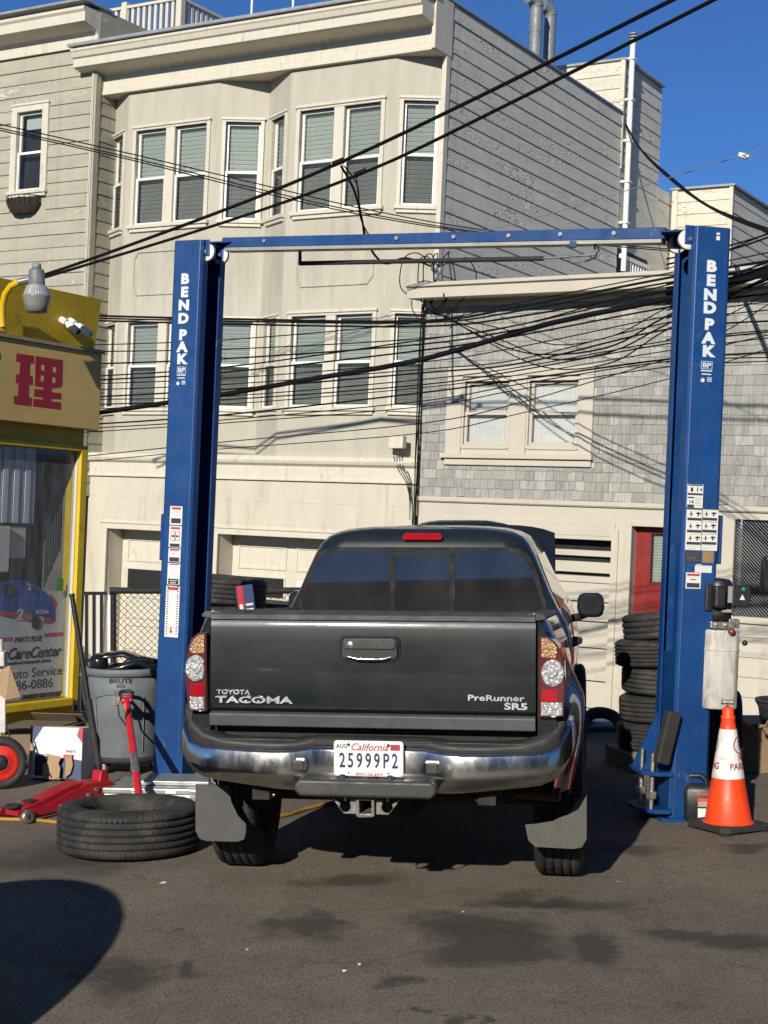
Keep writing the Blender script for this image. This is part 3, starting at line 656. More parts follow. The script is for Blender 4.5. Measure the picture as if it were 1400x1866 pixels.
# ------------------------------------------------------------------ yellow kiosk with a shop sign (wall recedes like the house side walls)
def worn_yellow():
    m, nt, b = bsdf('yellow_paint'); co = coords(nt)
    c = ramp(nt, noise(nt, co, 3, 6, .65), [(.3, (0.52, 0.36, 0.012)), (.7, (0.68, 0.48, 0.02))])
    c = mix(nt, ramp(nt, noise(nt, co, 9, 8, .7, .5), [(.60, 0.0), (.72, .8)]), c, (0.22, 0.14, 0.02))
    nt.links.new(c, b.inputs['Base Color']); b.inputs['Roughness'].default_value = .55
    bump(nt, b, noise(nt, co, 26, 7, .7, .4), .5, .008); return m
M_yel = worn_yellow()
M_tan = mat('faded_sign_tan', (0.56, 0.40, 0.13), 0.6, var=.07, vs=2, dirt=((.42, .29, .09), 1.5, .5, .9))
M_sred = mat('sign_red', (0.30, 0.014, 0.026), 0.5, var=.08)
KC = GP(131, 1322)
K = Fr(T(KC) @ TILT @ RZ(AZ + 90))            # x = into the block along the wall, -y = out of the wall
kz = lambda py: K.on(150, py, 1, 0.0).z
kk = thing('yellow_kiosk', 'yellow painted shop kiosk with a red character sign and dusty window', 'kiosk', K.M)
zb_, zt_ = K.on(131, 1270, 1, -.02).z, K.on(158, 824, 1, -.02).z     # window bottom and top
sgb, sgt = K.on(152, 782, 1, -.12).z, K.on(154, 640, 1, -.12).z      # sign box
pzt = K.on(185, 546, 1, -.3).z
KL = -4.0
mb = holed(MB(), KL, 0.0, -.02, sgt + .1, [(KL + .5, -.07, zb_, zt_)], 0, .12); mb.box(KL, -.001, .13, .14, -.02, 0)
mb.add([(0, 0, -.02), (0, 2.6, -.02), (0, 2.6, sgt + .1), (0, 0, sgt + .1)], [(0, 1, 2, 3)]); mb.add([(KL, 0, -.02), (KL, 2.6, -.02), (KL, 2.6, sgt + .1), (KL, 0, sgt + .1)], [(3, 2, 1, 0)])
mb.add([(KL, 2.6, -.02), (0, 2.6, -.02), (0, 2.6, sgt + .1), (KL, 2.6, sgt + .1)], [(3, 2, 1, 0)])
obj('wall', mb, M_yel, kk)
obj('roof', MB().box(KL, 0.02, -.02, 2.6, sgt + .101, sgt + .14), M_yel, kk)
mb = MB(); mb.box(-.07, 0.012, -.05, .06, zb_ - .07, zt_ + .05); mb.box(KL + .4, -.07, -.05, .06, zt_, zt_ + .05); mb.box(KL + .4, -.07, -.07, .06, zb_ - .07, zb_)
obj('window_frame', mb, M_yel, kk, bevel=.008)
mb = MB(); mb.box(-.082, -.071, -.015, .04, zb_ + .001, zt_ - .001); obj('glazing_bead', mb, M_ctrim, kk)
M_kglass = glass('dusty_shop_glass', (0.88, 0.9, 0.9), 1.5, (0.5, 0.52, 0.52), .17, .03)
pane = obj('pane', MB().quad(KL + .5, -.091, .012, zb_, zt_), M_kglass, kk)
# inside: curtain strip, cabinets, dark room
M_curt = mat('grey_film', (.66, .68, .69), .7, var=.35, vs=2.5, stretch=(9, 9, .5), bmp=.2)
M_card = mat('pale_board', (.75, .74, .68), .8, var=.08)
wz = lambda py, px=100: K.on(px, py, 1, .05).z
wx = lambda px, py=900: K.on(px, py, 1, .05).x
obj('interior', MB().box(-.06, -.045, .125, 1.2, .021, zt_ + .1).box(KL + .05, -.05, 1.201, 1.22, 0, zt_ + .1).box(KL + .05, -.05, .2, 1.2, 0, .02), mat('dim_room', (.16, .16, .155), .9, var=.4, vs=2), kk)
mb = MB()
for q in range(14):
    x = wx(2) - .5 + q * .065
    if x < wx(120): mb.box(x, x + .06, .05 + .012 * (q % 2), .058 + .012 * (q % 2), wz(955), wz(812))
obj('curtain', mb, M_curt, kk, kind='stuff')
obj('cabinet', MB().box(wx(0) - .4, wx(50, 1000), .25, .6, wz(1045), wz(962)), M_card, kk, bevel=.01); obj('cabinet', MB().box(wx(52, 1000), wx(86, 1000), .3, .6, wz(1020), wz(962)), M_card, kk, bevel=.01)
obj('green_tag', MB().box(wx(100, 1060), wx(113, 1060), .03, .035, wz(1077), wz(1054)), mat('green_tag', (.03, .42, .05), .5), kk)
# poster and lettered board behind the glass
M_poster = mat('poster_grey', (.72, .72, .69), .7, var=.06); M_pblue = mat('poster_blue', (.02, .09, .36), .5); M_pred = mat('poster_red', (.6, .1, .06), .5); M_pmag = mat('poster_magenta', (.62, .05, .2), .5)
M_ink = mat('black_ink', (.012, .012, .013), .5); M_wink = mat('white_ink', (.62, .63, .62), .5)
bd = obj('poster_board', MB().box(KL + .6, wx(125, 1090), .06, .065, wz(1265, 60), wz(1078, 60)), M_poster, kk)
def PP(px, py): p = K.on(px, py, 1, .055); return (p.x, p.z)
car = [PP(*p) for p in [(-25, 1062), (8, 1060), (28, 1057), (48, 1058), (66, 1066), (88, 1082), (98, 1090), (102, 1100), (101, 1133), (84, 1136), (82, 1126), (75, 1122), (65, 1126), (58, 1134), (0, 1122), (-25, 1118)]]
rc = obj('race_car_print', MB().prism(car, .0575, .0599), M_pblue, bd)
obj('print_detail', MB().prism([PP(*p) for p in [(4, 1066), (24, 1062), (34, 1082), (18, 1094), (10, 1082)]], .0566, .0574).prism([PP(*p) for p in [(36, 1062), (52, 1064), (78, 1086), (60, 1078)]], .0566, .0574), M_ink, rc)
obj('print_detail', MB().prism([PP(*p) for p in [(-25, 1110), (24, 1115), (60, 1122), (57, 1131), (-25, 1116)]], .0566, .0574).prism([PP(*p) for p in [(81, 1125), (97, 1128), (96, 1136), (80, 1136)]], .0566, .0574).prism([PP(*p) for p in [(88, 1085), (94, 1083), (104, 1098), (102, 1112), (98, 1100)]], .0566, .0574), M_pred, rc)
ww_ = K.on(67, 1135, 1, .05); obj('print_wheel', MB().lathe([(.001, 0), (.055, 0), (.055, .004)], 18, M=T((ww_.x, .0565, ww_.z)) @ RX(90)), M_ink, rc)
def ktext(name, body, px, py, size, mt, sx=1, shear=0, bold=0, y=.0588, par=bd):
    p = K.on(px, py, 1, y); return obj(name, MB().text(body, size, T((p.x, y, p.z)) @ FACE_Y, 0, .001, shear, bold, 'CENTER', sx), mt, par)
ktext('print_number', '2', 36, 1121, .13, M_wink, 1.3, .15, .004, y=.0555, par=rc); ktext('print_number', '2', 55, 1070, .08, M_wink, 1.2, -.3, .002, y=.0555, par=rc)
ktext('print_text', 'ACDelco', 77, 1115, .052, M_wink, .8, .3, .001, y=.0555, par=rc)
mb = MB()
for a, b_ in (((-8, 1163), (24, 1169)), ((82, 1154), (116, 1161))):
    p, q = K.on(*a, 1, .055), K.on(*b_, 1, .055); mb.box(p.x, q.x, .059, .0599, p.z - .035, p.z)
obj('stripe', mb, M_pmag, bd)
ktext('lettering', 'PARTS PLUS', 51, 1165, .062, M_ink, 1.0, .3, .002); ktext('lettering', 'CarCareCenter', 47, 1191, .135, M_ink, .98, .35, .003)
ktext('lettering', '2nd Generation of Automotive Service', 44, 1207, .042, M_ink, .98, .3, .001); ktext('lettering', 'Auto Service', 63, 1226, .115, M_ink, 1.15); ktext('lettering', '986-0886', 58, 1248, .115, M_ink, 1.2)
# sign box with one and a bit characters
sg = obj('sign_box', MB().box(KL, .035, -.14, 0.0, sgb, sgt), M_tan, kk, bevel=.006)
obj('sign_edge', MB().box(KL, .05, -.16, .02, sgt + .001, sgt + .03), mat('sign_edge', (.30, .24, .15), .6), sg)
def SP(px, py): p = K.on(px, py, 1, -.146); return (p.x, p.z)
zx = lambda cx_, cy_: (cx_ / 3.5, 450 + cy_ / 3.5)
left_rad = [(108, 678), (218, 694), (218, 742), (194, 738), (190, 822), (210, 826), (210, 880), (186, 876), (183, 958), (204, 962), (200, 1014), (92, 1000), (92, 950), (116, 953), (122, 868), (103, 865), (106, 812), (126, 814), (132, 732), (106, 728)]
right_a = [(230, 695), (402, 722), (398, 880), (385, 895), (330, 900), (330, 925), (392, 933), (390, 970), (328, 966), (328, 984), (390, 992), (388, 1036), (215, 1014), (215, 968), (278, 973), (278, 958), (220, 950), (222, 905), (280, 912), (280, 893), (225, 885)]
mb = MB()
for poly in (left_rad, right_a): mb.prism([SP(*zx(*p)) for p in poly], -.1425, -.139)
obj('sign_character', mb, M_sred, sg)
mb = MB()
for (a, b_) in ((268, 752), (342, 765), (264, 820), (338, 832)): mb.prism([SP(*zx(a + dx, b_ + dy)) for dx, dy in ((0, 0), (18, 3), (18, 38), (0, 35))], -.144, -.1428)
obj('character_counter', mb, M_tan, sg)
mb = MB(); mb.prism([SP(*zx(*p)) for p in [(-60, 665), (5, 675), (5, 720), (-60, 712)]], -.1425, -.139); mb.prism([SP(*zx(*p)) for p in [(-60, 735), (-4, 745), (-4, 820), (-60, 812)]], -.1425, -.139); obj('sign_character', mb, M_sred, sg)
# flared parapet above
fl0, fl1 = .03, K.on(185, 546, 1, -.14).x
z0, z1 = sgt + .04, K.on(185, 546, 1, -.14).z
mb = MB(); mb.add([(KL, -.05, z0), (fl0, -.05, z0), (fl1, -.14, z1), (KL, -.14, z1), (KL, .0, z0), (fl0, 0, z0), (fl1, -.09, z1), (KL, -.09, z1)], [(0, 1, 2, 3), (5, 4, 7, 6), (3, 2, 6, 7), (1, 5, 6, 2)])
mb.add([(fl0, -.05, z0), (fl1, -.14, z1), (fl1, 1.0, z1), (fl0, 1.0, z0)], [(0, 3, 2, 1)])
obj('parapet', mb, M_yel, kk)
# yard light on its yellow arm
yl = thing('yard_light', 'grey ribbed dusk-to-dawn lamp on a bent yellow pipe', 'lamp', I4)
ld = KC.y - 1.2
lc = PX(67, 545, ld); S_ = F / ld
M_gm = mat('grey_cast', (.17, .175, .18), .45, .2); M_yp = mat('yellow_pipe', (.62, .40, .008), .4)
M_refl = mat('ribbed_reflector', (.42, .43, .43), .3, .4); M_lens = mat('frosted_lens', (.20, .20, .19), .35, bmp=.1)
pz = lambda py: H - (py - CY) / S_
LMx = T((lc.x, ld, 0)) @ TILT if False else T((lc.x, ld, 0))
obj('photocell', MB().lathe([(.001, pz(479)), (8 / S_, pz(480)), (8.5 / S_, pz(490)), (.001, pz(490.5))], 18), mat('photocell', (.22, .24, .27), .5), yl, LMx)
obj('housing', MB().lathe([(.001, pz(490)), (12 / S_, pz(490.5)), (14 / S_, pz(494)), (15.5 / S_, pz(520)), (16.5 / S_, pz(521)), (.001, pz(522))], 24), M_gm, yl, LMx)
mb = MB(); rings = []
for t in range(2):
    r0 = (17.5, 24)[t] / S_; zz = pz((521, 539)[t]); rings.append([(r0 * (1 + .03 * (j % 2)) * math.cos(math.pi * j / 30), r0 * (1 + .03 * (j % 2)) * math.sin(math.pi * j / 30), zz) for j in range(60)])
mb.loft(rings, sm=False); obj('reflector', mb, M_refl, yl, LMx)
obj('lens', MB().lathe([(24.5 / S_, pz(538)), (26 / S_, pz(540)), (25.5 / S_, pz(542)), (22 / S_, pz(556)), (19 / S_, pz(569)), (.001, pz(571))], 24), M_lens, yl, LMx)
arm = [PX(5, 596, ld + .1), PX(4, 575, ld + .1), PX(5, 553, ld + .08), PX(10, 535, ld + .05), PX(20, 521, ld + .02), PX(34, 514, ld)]
obj('arm', MB().tube(arm, 6 / S_, 12), M_yp, yl)
obj('mount', MB().tube([PX(5, 597, ld + .1), PX(5, 597, ld + .1) + Vector((-.35, .25, 0))], 7 / S_, 12), M_yp, yl)
obj('clamp', MB().tube([PX(33, 514, ld), PX(56, 509, ld)], 6.5 / S_, 10), M_gm, yl)
# two bullet cameras
M_wplas = mat('white_plastic', (.72, .72, .70), .4)
for (bx_, by_, tx_, ty_, lab) in ((121, 588, 123, 606, 'white bullet camera on the yellow parapet, pointing straight down'), (137, 590, 157, 610, 'white bullet camera on the yellow parapet, angled outward')):
    base = K.on(bx_, by_, 1, -.15); Mt = K.M
    tip = base + Vector(((tx_ - bx_) / S_ * .6, -.13, -(ty_ - by_) / S_ * 1.0))
    cm = thing('security_camera', lab, 'camera', Mt @ T(base), 'cameras on the yellow parapet')
    d = tip - base; dn = d.normalized()
    obj('mount', MB().tube([(0, .06, .03), (0, 0, 0)], .03, 14).tube([(0, 0, 0), tuple(d * .35)], .018, 10), M_wplas, cm)
    b_ = obj('camera_body', MB().tube([tuple(d * .2), tuple(d * 1.05)], .032, 16), M_wplas, cm)
    obj('lens', MB().tube([tuple(d * 1.051), tuple(d * 1.06)], .026, 16), M_ink, b_)
# black floodlight beyond the corner
fd = KC.y + .6
fc = PX(172, 714, fd); fl = thing('floodlight', 'small black square floodlight at the corner of the tan sign', 'lamp', T(fc) @ TILT @ RZ(25))
sz = 22 * fd / F
obj('housing', MB().box(-sz * .55, sz * .55, 0, .05, -sz * .9, sz * .9), M_gm, fl, bevel=.006); obj('lens', MB().box(-sz * .5, sz * .5, -.006, -.0005, -sz * .82, sz * .82), M_ink, fl); obj('bracket', MB().tube([(-sz * .5, .03, 0), (-sz * 1.3, .25, 0)], .015, 8), M_gm, fl)

# ------------------------------------------------------------------ two-post lift
def lift_blue():
    m, nt, b = bsdf('lift_blue'); co = coords(nt)
    c = ramp(nt, noise(nt, co, 2.2, 6, .65), [(.3, (0.003, 0.036, 0.14)), (.7, (0.006, 0.055, 0.195))])
    c = mix(nt, ramp(nt, noise(nt, co, 7, 9, .75, .6), [(.62, 0), (.65, .75)]), c, (.07, .10, .16))
    c = mix(nt, ramp(nt, noise(nt, coords(nt, (8, 8, .8)), 2.2, 6, .7), [(.60, 0), (.78, .6)]), c, (.06, .05, .045))
    c = mix(nt, ramp(nt, noise(nt, coords(nt, (30, 30, 2.5)), 1.6, 8, .8, .3), [(.70, 0), (.74, .6)]), c, (.16, .21, .28))
    c = mix(nt, ramp(nt, noise(nt, co, 22, 8, .8), [(.70, 0), (.73, .9)]), c, (.10, .06, .04))
    nt.links.new(c, b.inputs['Base Color']); nt.links.new(ramp(nt, noise(nt, co, 6, 6, .7), [(.3, .30), (.7, .55)]), b.inputs['Roughness'])
    bump(nt, b, noise(nt, co, 180, 2), .08, .002); return m
M_blue = lift_blue()
M_steel = mat('zinc_steel', (.42, .41, .37), .38, .85, var=.2, vs=20, bmp=.2, bs=80)
M_rubber = mat('black_rubber', (.022, .022, .022), .75, var=.25, vs=12, bmp=.3, bs=140)
M_blackp = mat('black_plastic', (.014, .014, .015), .45, var=.2)
M_letter = mat('grey_white_vinyl', (.58, .62, .64), .5, var=.05)
M_dwhite = mat('decal_white', (.66, .65, .62), .5, var=.05); M_dblack = mat('decal_black', (.03, .035, .04), .5); M_dred = mat('decal_red', (.42, .05, .04), .5); M_dyel = mat('decal_yellow', (.55, .55, .12), .5); M_dgrey = mat('decal_grey', (.30, .30, .29), .5); M_dtan = mat('decal_tan', (.28, .17, .07), .6)
DM = [M_dwhite, M_dblack, M_dred, M_dyel, M_dgrey, M_dtan]
U_, V_, TH = .236, .33, .012
def c_section(side):                          # side +1: open towards -x (right column), -1: open towards +x
    x = U_ / 2; y = V_ / 2; lip = .085; ch = .018
    outer = [(-x, -y + lip), (-x, -y + ch), (-x + ch, -y), (x - ch, -y), (x, -y + ch), (x, y - ch), (x - ch, y), (-x + ch, y), (-x, y - ch), (-x, y - lip)]
    i = TH; inner = [(-x + i, y - lip), (-x + i, y - ch), (-x + ch, y - i), (x - ch, y - i), (x - i, y - ch), (x - i, -y + ch), (x - ch, -y + i), (-x + ch, -y + i), (-x + i, -y + ch), (-x + i, -y + lip)]
    return [(px * side, py) for px, py in outer + inner]
FLp = GP(275, 1424); FRp = GP(1221, 1497)
yawL, yawR = -25, 11
ML = T(FLp) @ TILT @ RZ(yawL) @ T((U_ / 2, V_ / 2, 0)); MR = T(FRp) @ TILT @ RZ(yawR) @ T((U_ / 2, V_ / 2, 0))
CL, CR = Fr(ML), Fr(MR)
HL = CL.on(330, 438, 1, -V_ / 2).z; HR = CR.on(1300, 413, 1, -V_ / 2).z
lift = thing('two_post_lift', 'blue two-post vehicle lift with overhead beam standing round the pickup', 'vehicle lift', T((FLp + FRp) / 2))
cols = []
for side, Mx, Cf, HH in ((-1, ML, CL, HL), (1, MR, CR, HR)):
    mb = MB(); sec = c_section(side); mb.prism(sec, .02, HH, 'z')
    c = obj('column', mb, M_blue, lift, Mx, bevel=.003, seg=1); cols.append(c)
    x0, x1 = (-U_ / 2 - .02, U_ / 2 + .06) if side < 0 else (-U_ / 2 - .06, U_ / 2 + .02)
    obj('base_plate', MB().box(x0, x1, -V_ / 2 - .03, V_ / 2 + .05, -.02, .0199), M_blue, c, Mx, bevel=.004)
    # head plates carrying two pulleys
    xi = U_ / 2 * (-side)                     # open side
    obj('head_plate', MB().box(-U_ / 2 + .0, U_ / 2 + .0, -V_ / 2 + .02, V_ / 2 - .02, HH - .02, HH - .004), M_blue, c, Mx)
    pa = (378, 460) if side < 0 else (1254, 437); pb_ = (403, 466) if side < 0 else (1233, 444)
    for q, (px, py) in enumerate((pa, pb_)):
        yy = -.10 if q == 0 else .10
        p = Cf.on(px, py, 1, yy)
        PM = Mx @ T(p)
        pl = obj('pulley', MB().lathe([(.012, -.014), (.058, -.014), (.062, -.010), (.056, 0), (.062, .010), (.058, .014), (.012, .014)], 28, M=RX(90)), mat('pulley_white_%d%d' % (side + 1, q), (.72, .70, .64), .45), c, PM)
        obj('pulley_bracket', MB().prism([(-.03, -.028), (.03, -.028), (.03, .085), (-.03, .085)], -.024, -.016), M_blue, pl, PM, bevel=.006)
        obj('axle_pin', MB().tube([(0, -.034, 0), (0, .02, 0)], .012, 10), M_steel, pl, PM)
    # lettering down the front flange
    def ctext(name, body, px, py, size, sx=1.0, bold=.004, mt=M_letter):
        p = Cf.on(px, py, 1, -V_ / 2)
        return obj(name, MB().text(body, size, Mx @ T((p.x, -V_ / 2 - .0015, p.z)) @ FACE_Y, 0, .0008, 0, bold, 'CENTER', sx), mt, c, I4)
    lx = 336 if side < 0 else 1296
    ys = (518, 543, 566, 589, 613, 630, 652) if False else ([509, 533, 557, 581, 611, 633, 655] if side < 0 else [486, 512, 538, 562, 592, 617, 641])
    k_ = .0
    for ch, py in zip('BENDPAK', ys):
        px = (337.5 if side < 0 else 1296.5) - (py - ys[0]) * .041
        ctext('letter', ch, px, py, .088 if side > 0 else .093, 1.2, .0055)
    px = (331 if side < 0 else 1288)
    by = 675 if side < 0 else 666
    p = Cf.on(px, by, 1, -V_ / 2); mb = MB(); fy = -V_ / 2
    a, h = .036, .022
    mb.box(p.x - a, p.x + a, fy - .0015, fy - .0005, p.z - h, p.z - h + .003, 0); mb.box(p.x - a, p.x + a, fy - .0015, fy - .0005, p.z + h, p.z + h + .003, 0); mb.box(p.x - a, p.x - a + .003, fy - .0015, fy - .0005, p.z - h, p.z + h, 0); mb.box(p.x + a - .003, p.x + a, fy - .0015, fy - .0005, p.z - h, p.z + h, 0)
    for dz, wdt in ((-.036, .036), (-.056, .03)): mb.box(p.x - wdt, p.x + wdt, fy - .0015, fy - .0005, p.z + dz, p.z + dz + .007, 0)
    mb.lathe([(.001, 0), (.014, 0), (.014, .001)], 12, M=T((p.x - .024, fy - .0005, p.z - .088)) @ RX(90)); 
    for dz in (-.076, -.086, -.096): mb.box(p.x + .005, p.x + .036, fy - .0015, fy - .0005, p.z + dz, p.z + dz + .005, 0)
    obj('emblem', mb, M_letter, c, Mx); ctext('emblem_letters', 'BP', px, by, .04, 1.3, .001)
    # safety cover on the outer web
    zA, zB = (Cf.on(290, 936, 1, 0).z, Cf.on(290, 1020, 1, 0).z) if side < 0 else (Cf.on(1322, 940, 1, 0).z, Cf.on(1322, 1028, 1, 0).z)
    xo = U_ / 2 * side; cv = .052
    obj('safety_cover', MB().box(min(xo, xo + cv * side), max(xo, xo + cv * side), -.10, .12, zB, zA), M_blue, c, Mx, bevel=.006)
    # carriage inside the channel with the arm yoke at its foot
    obj('carriage', MB().box(-U_ / 2 + .02 if side > 0 else -U_ / 2 + .03, U_ / 2 - .03 if side > 0 else U_ / 2 - .02, -V_ / 2 + .02, V_ / 2 - .02, .1, 1.0), M_blue, c, Mx)
    xi = -side * U_ / 2; s2 = -side
    def bx(a, b2): return (min(xi + s2 * a, xi + s2 * b2), max(xi + s2 * a, xi + s2 * b2))
    mb = MB()
    for z in (.27, .045): mb.prism([(xi, -V_ / 2 - .02), (xi + s2 * .10, -V_ / 2 - .02), (xi + s2 * .17, -V_ / 2 + .06), (xi + s2 * .17, V_ / 2 - .05), (xi + s2 * .1, V_ / 2), (xi, V_ / 2)], z, z + .025, 'z')
    a, b2 = bx(-.02, .012); mb.box(a, b2, -V_ / 2 + .0, V_ / 2 - .0, .07, .27)
    yk = obj('arm_yoke', mb, M_blue, c, Mx, bevel=.005)
    for yy in (-V_ / 2 + .06, V_ / 2 - .09):
        p0 = (xi + s2 * .10, yy)
        obj('pivot_bolt', MB().tube([(p0[0], p0[1], .07), (p0[0], p0[1], .40)], .014, 10), M_steel, yk, Mx)
        obj('nut', MB().lathe([(.001, 0), (.034, 0), (.034, .04), (.001, .04)], 6, M=T((p0[0], p0[1], .13)), sm=False), M_steel, yk, Mx)
        obj('gusset', MB().prism([(xi, .295), (xi + s2 * .15, .295), (xi, .62)], yy + .03, yy + .045), M_blue, yk, Mx)
obj('rubber_pad', MB().box(-.045, .045, -.03, .03, 0, .32), M_rubber, cols[1], MR @ T((-U_ / 2 - .095, -V_ / 2 - .055, .355)) @ RY(12) @ RZ(10), bevel=.012)
# decals: left strip
def deco(Cf, Mx, c, parts):
    mb = MB(); fy = -V_ / 2
    for (x0, y0, x1, y1, m, lv) in parts:
        a = Cf.on(x0, y0, 1, fy); b2 = Cf.on(x1, y1, 1, fy); cx_ = Cf.on(x0, y1, 1, fy)
        xa, xb = a.x, b2.x; za, zb = b2.z, a.z
        mb.box(min(xa, xb), max(xa, xb), fy - .0008 - .0009 * lv, fy - .0004, min(za, zb), max(za, zb), m)
    return obj('decal', mb, DM, c, Mx)
def strip(x0, x1, y0, y1, sh=.041):           # local helper keeps pixel columns plumb
    return lambda fx0, fx1, py0, py1, m, lv: (x0 + (x1 - x0) * fx0 - (py0 - y0) * sh, py0, x0 + (x1 - x0) * fx1 - (py0 - y0) * sh - 0.0, py1, m, lv)
def block(Cf, Mx, c, x0, x1, y0, items):
    parts = []
    for (fx0, fx1, py0, py1, m, lv) in items:
        s0 = -(py0 - y0) * .041; s1 = -(py1 - y0) * .041
        parts.append((x0 + (x1 - x0) * fx0 + (s0 + s1) / 2, py0, x0 + (x1 - x0) * fx1 + (s0 + s1) / 2, py1, m, lv))
    return deco(Cf, Mx, c, parts)
def lines(x0, x1, ya, yb, n, m=4, lv=2, fill=.45): 
    st = (yb - ya) / n; return [(x0, x1 - (.12 if i % 3 == 2 else 0), ya + i * st, ya + i * st + st * fill, m, lv) for i in range(n)]
it = [(0, 1, 922, 957, 0, 1), (.1, .9, 924, 929, 2, 2)] + lines(.12, .88, 931, 941, 4) + [(.1, .92, 944, 954, 1, 2)]
it += [(0, 1, 958, 998, 0, 1), (.1, .9, 960, 965, 2, 2), (.12, .88, 967, 986, 2, 2), (.17, .83, 968, 985, 0, 3), (.2, .8, 975, 979, 1, 4), (.42, .58, 969, 985, 4, 4), (.08, .92, 990, 997, 1, 2)]
it += [(0, 1, 999, 1025, 0, 1), (.1, .9, 1000, 1004, 2, 2), (.3, .6, 1008, 1009, 1, 2), (.08, .92, 1015, 1024, 1, 2), (0, 1, 1026, 1066, 0, 1), (.1, .95, 1027, 1030, 2, 2)] + lines(.12, .9, 1032, 1052, 8) + [(.06, .94, 1054, 1065, 1, 2), (.2, .8, 1057, 1059, 0, 3), (.25, .7, 1061, 1063, 0, 3)]
it += [(0, 1, 1067, 1162, 0, 1), (.05, .95, 1069, 1076, 2, 2)] + lines(.2, .8, 1080, 1140, 20, 4, 2, .3) + [(.4, .5, 1142, 1154, 2, 2), (.35, .65, 1150, 1152, 1, 3)]
it += [(0, .14, 1068 + i * 4.5, 1070 + i * 4.5, 1, 2) for i in range(20)] + [(.86, 1, 1068 + i * 4.5, 1070 + i * 4.5, 1, 2) for i in range(20)]
block(CL, ML, cols[0], 311.5, 332.5, 922, it)
it = [(0, 1, 882, 926, 0, 1), (.02, .98, 882.5, 886, 1, 2), (.2, .35, 888, 896, 1, 2), (.62, .68, 888, 896, 1, 2), (.85, .95, 890, 895, 1, 2), (0, 1, 898, 903, 1, 2), (0, .45, 905, 908, 1, 2), (.15, .2, 911, 917, 1, 2), (.3, .4, 912, 917, 1, 2), (0, .45, 919, 925, 1, 2)] + lines(.5, .95, 907, 924, 5)
block(CR, MR, cols[1], 1254, 1281, 882, it)
it = []
for c0 in (0.0, .51):
    it.append((c0, c0 + .49, 928 + c0 * 2, 1003 + c0 * 2, 0, 1))
    for r_ in range(3):
        y = 928 + r_ * 22
        it += [(c0, c0 + .49, y, y + 2.5, 3 if c0 == 0 or r_ == 0 else 4, 2), (c0 + .01, c0 + .48, y + 15, y + 21, 1, 2), (c0 + .05, c0 + .2, y + 8, y + 9.5, 1, 2), (c0 + .11, c0 + .14, y + 4, y + 13, 1, 2), (c0 + .29, c0 + .45, y + 6, y + 9, 1, 2), (c0 + .34, c0 + .38, y + 5, y + 13, 1, 2)]
    it += lines(c0 + .03, c0 + .46, 994, 1002, 3)
it += [(0, .48, 1004, 1026, 1, 1)] + lines(.02, .46, 1008, 1024, 4, 4, 2, .3) + [(.56, .92, 1004, 1026, 5, 1)] + lines(.6, .75, 1008, 1024, 4, 4, 2, .3)
block(CR, MR, cols[1], 1253, 1308, 928, it)
block(CR, MR, cols[1], 1267, 1297, 1029, [(0, 1, 1030, 1044, 0, 1)] + lines(.05, .95, 1032, 1042, 5) + [(.05, .4, 1028, 1029.5, 0, 1)])
block(CR, MR, cols[1], 1251, 1277, 1043, [(0, 1, 1043, 1073, 0, 1), (.06, .94, 1045, 1050, 2, 2), (.3, .7, 1055, 1057, 1, 2), (.06, .94, 1062, 1071, 1, 2)] + lines(.1, .9, 1052, 1054, 1))
block(CR, MR, cols[1], 1306, 1312, 425, [(0, 1, 424, 428, 0, 1), (0, 1, 430, 438, 0, 1)])
for px, py in ((1278, 431), (1292, 425)):
    p = CR.on(px, py, 1, -V_ / 2); obj('bolt_hole', MB().tube([(p.x, -V_ / 2 - .001, p.z), (p.x, -V_ / 2 + .002, p.z)], .006, 10), M_ink, cols[1], MR)
for px, py in ((342, 450), (352, 457)):
    p = CL.on(px, py, 1, -V_ / 2); obj('bolt_hole', MB().tube([(p.x, -V_ / 2 - .001, p.z), (p.x, -V_ / 2 + .002, p.z)], .006, 10), M_ink, cols[0], ML)
p = CR.on(1228, 1139, 1, -V_ / 2 + .1); obj('red_tag', MB().box(-U_ / 2 + .016, -U_ / 2 + .05, -V_ / 2 + .10, -V_ / 2 + .104, p.z - .022, p.z + .022), M_dred, cols[1], MR)
# overhead beam and shut-off bar
dl, dr_ = FLp.y + .16, FRp.y + .16
A = PX(412, 446, dl); Bm = PX(1216, 429, dr_); ax = (Bm - A); Lb = ax.length
BM = T(A) @ ax.to_track_quat('X', 'Z').to_matrix().to_4x4()
M_bshaft = mat('galv_underside', (.33, .32, .29), .5, .4)
beam = obj('overhead_beam', MB().prism([(-.055, -.028), (.055, -.028), (.055, .042), (-.055, .042)], 0, Lb, 'x'), M_blue, lift, BM, bevel=.004)
obj('beam_channel', MB().box(.02, Lb - .02, -.05, .05, -.05, -.0285), M_bshaft, beam, BM)
for i, t in enumerate((.11, .43, .56, .68, .79, .9)): obj('bolt', MB().tube([(Lb * t, -.056, .01), (Lb * t, -.068, .01)], .014, 8), M_steel, beam, BM)
for C0, Mx, HH, endp in ((CL, ML, HL, A), (CR, MR, HR, Bm)):
    e0 = Mx @ Vector((0, 0, HH - .012)); e1 = endp + (Vector((.05, 0, 0)) if endp is A else Vector((-.05, 0, 0))); dd = e1 - e0
    PMx = T(e0) @ dd.to_track_quat('X', 'Z').to_matrix().to_4x4()
    obj('beam_end_plate', MB().box(0, dd.length, -.09, .09, .004, .014), M_blue, lift, PMx)
s0, s1, s2_, s3 = PX(547, 480, dl - .1), PX(990, 471, dr_ + .35), PX(1085, 464, dr_ + .2), PX(547, 456, dl - .1)
bar = obj('shutoff_bar', MB().tube([s0, s1], .016, 10), M_rubber, lift, I4)
obj('bar_rod', MB().tube([s1, s2_], .007, 8), M_steel, bar, I4)
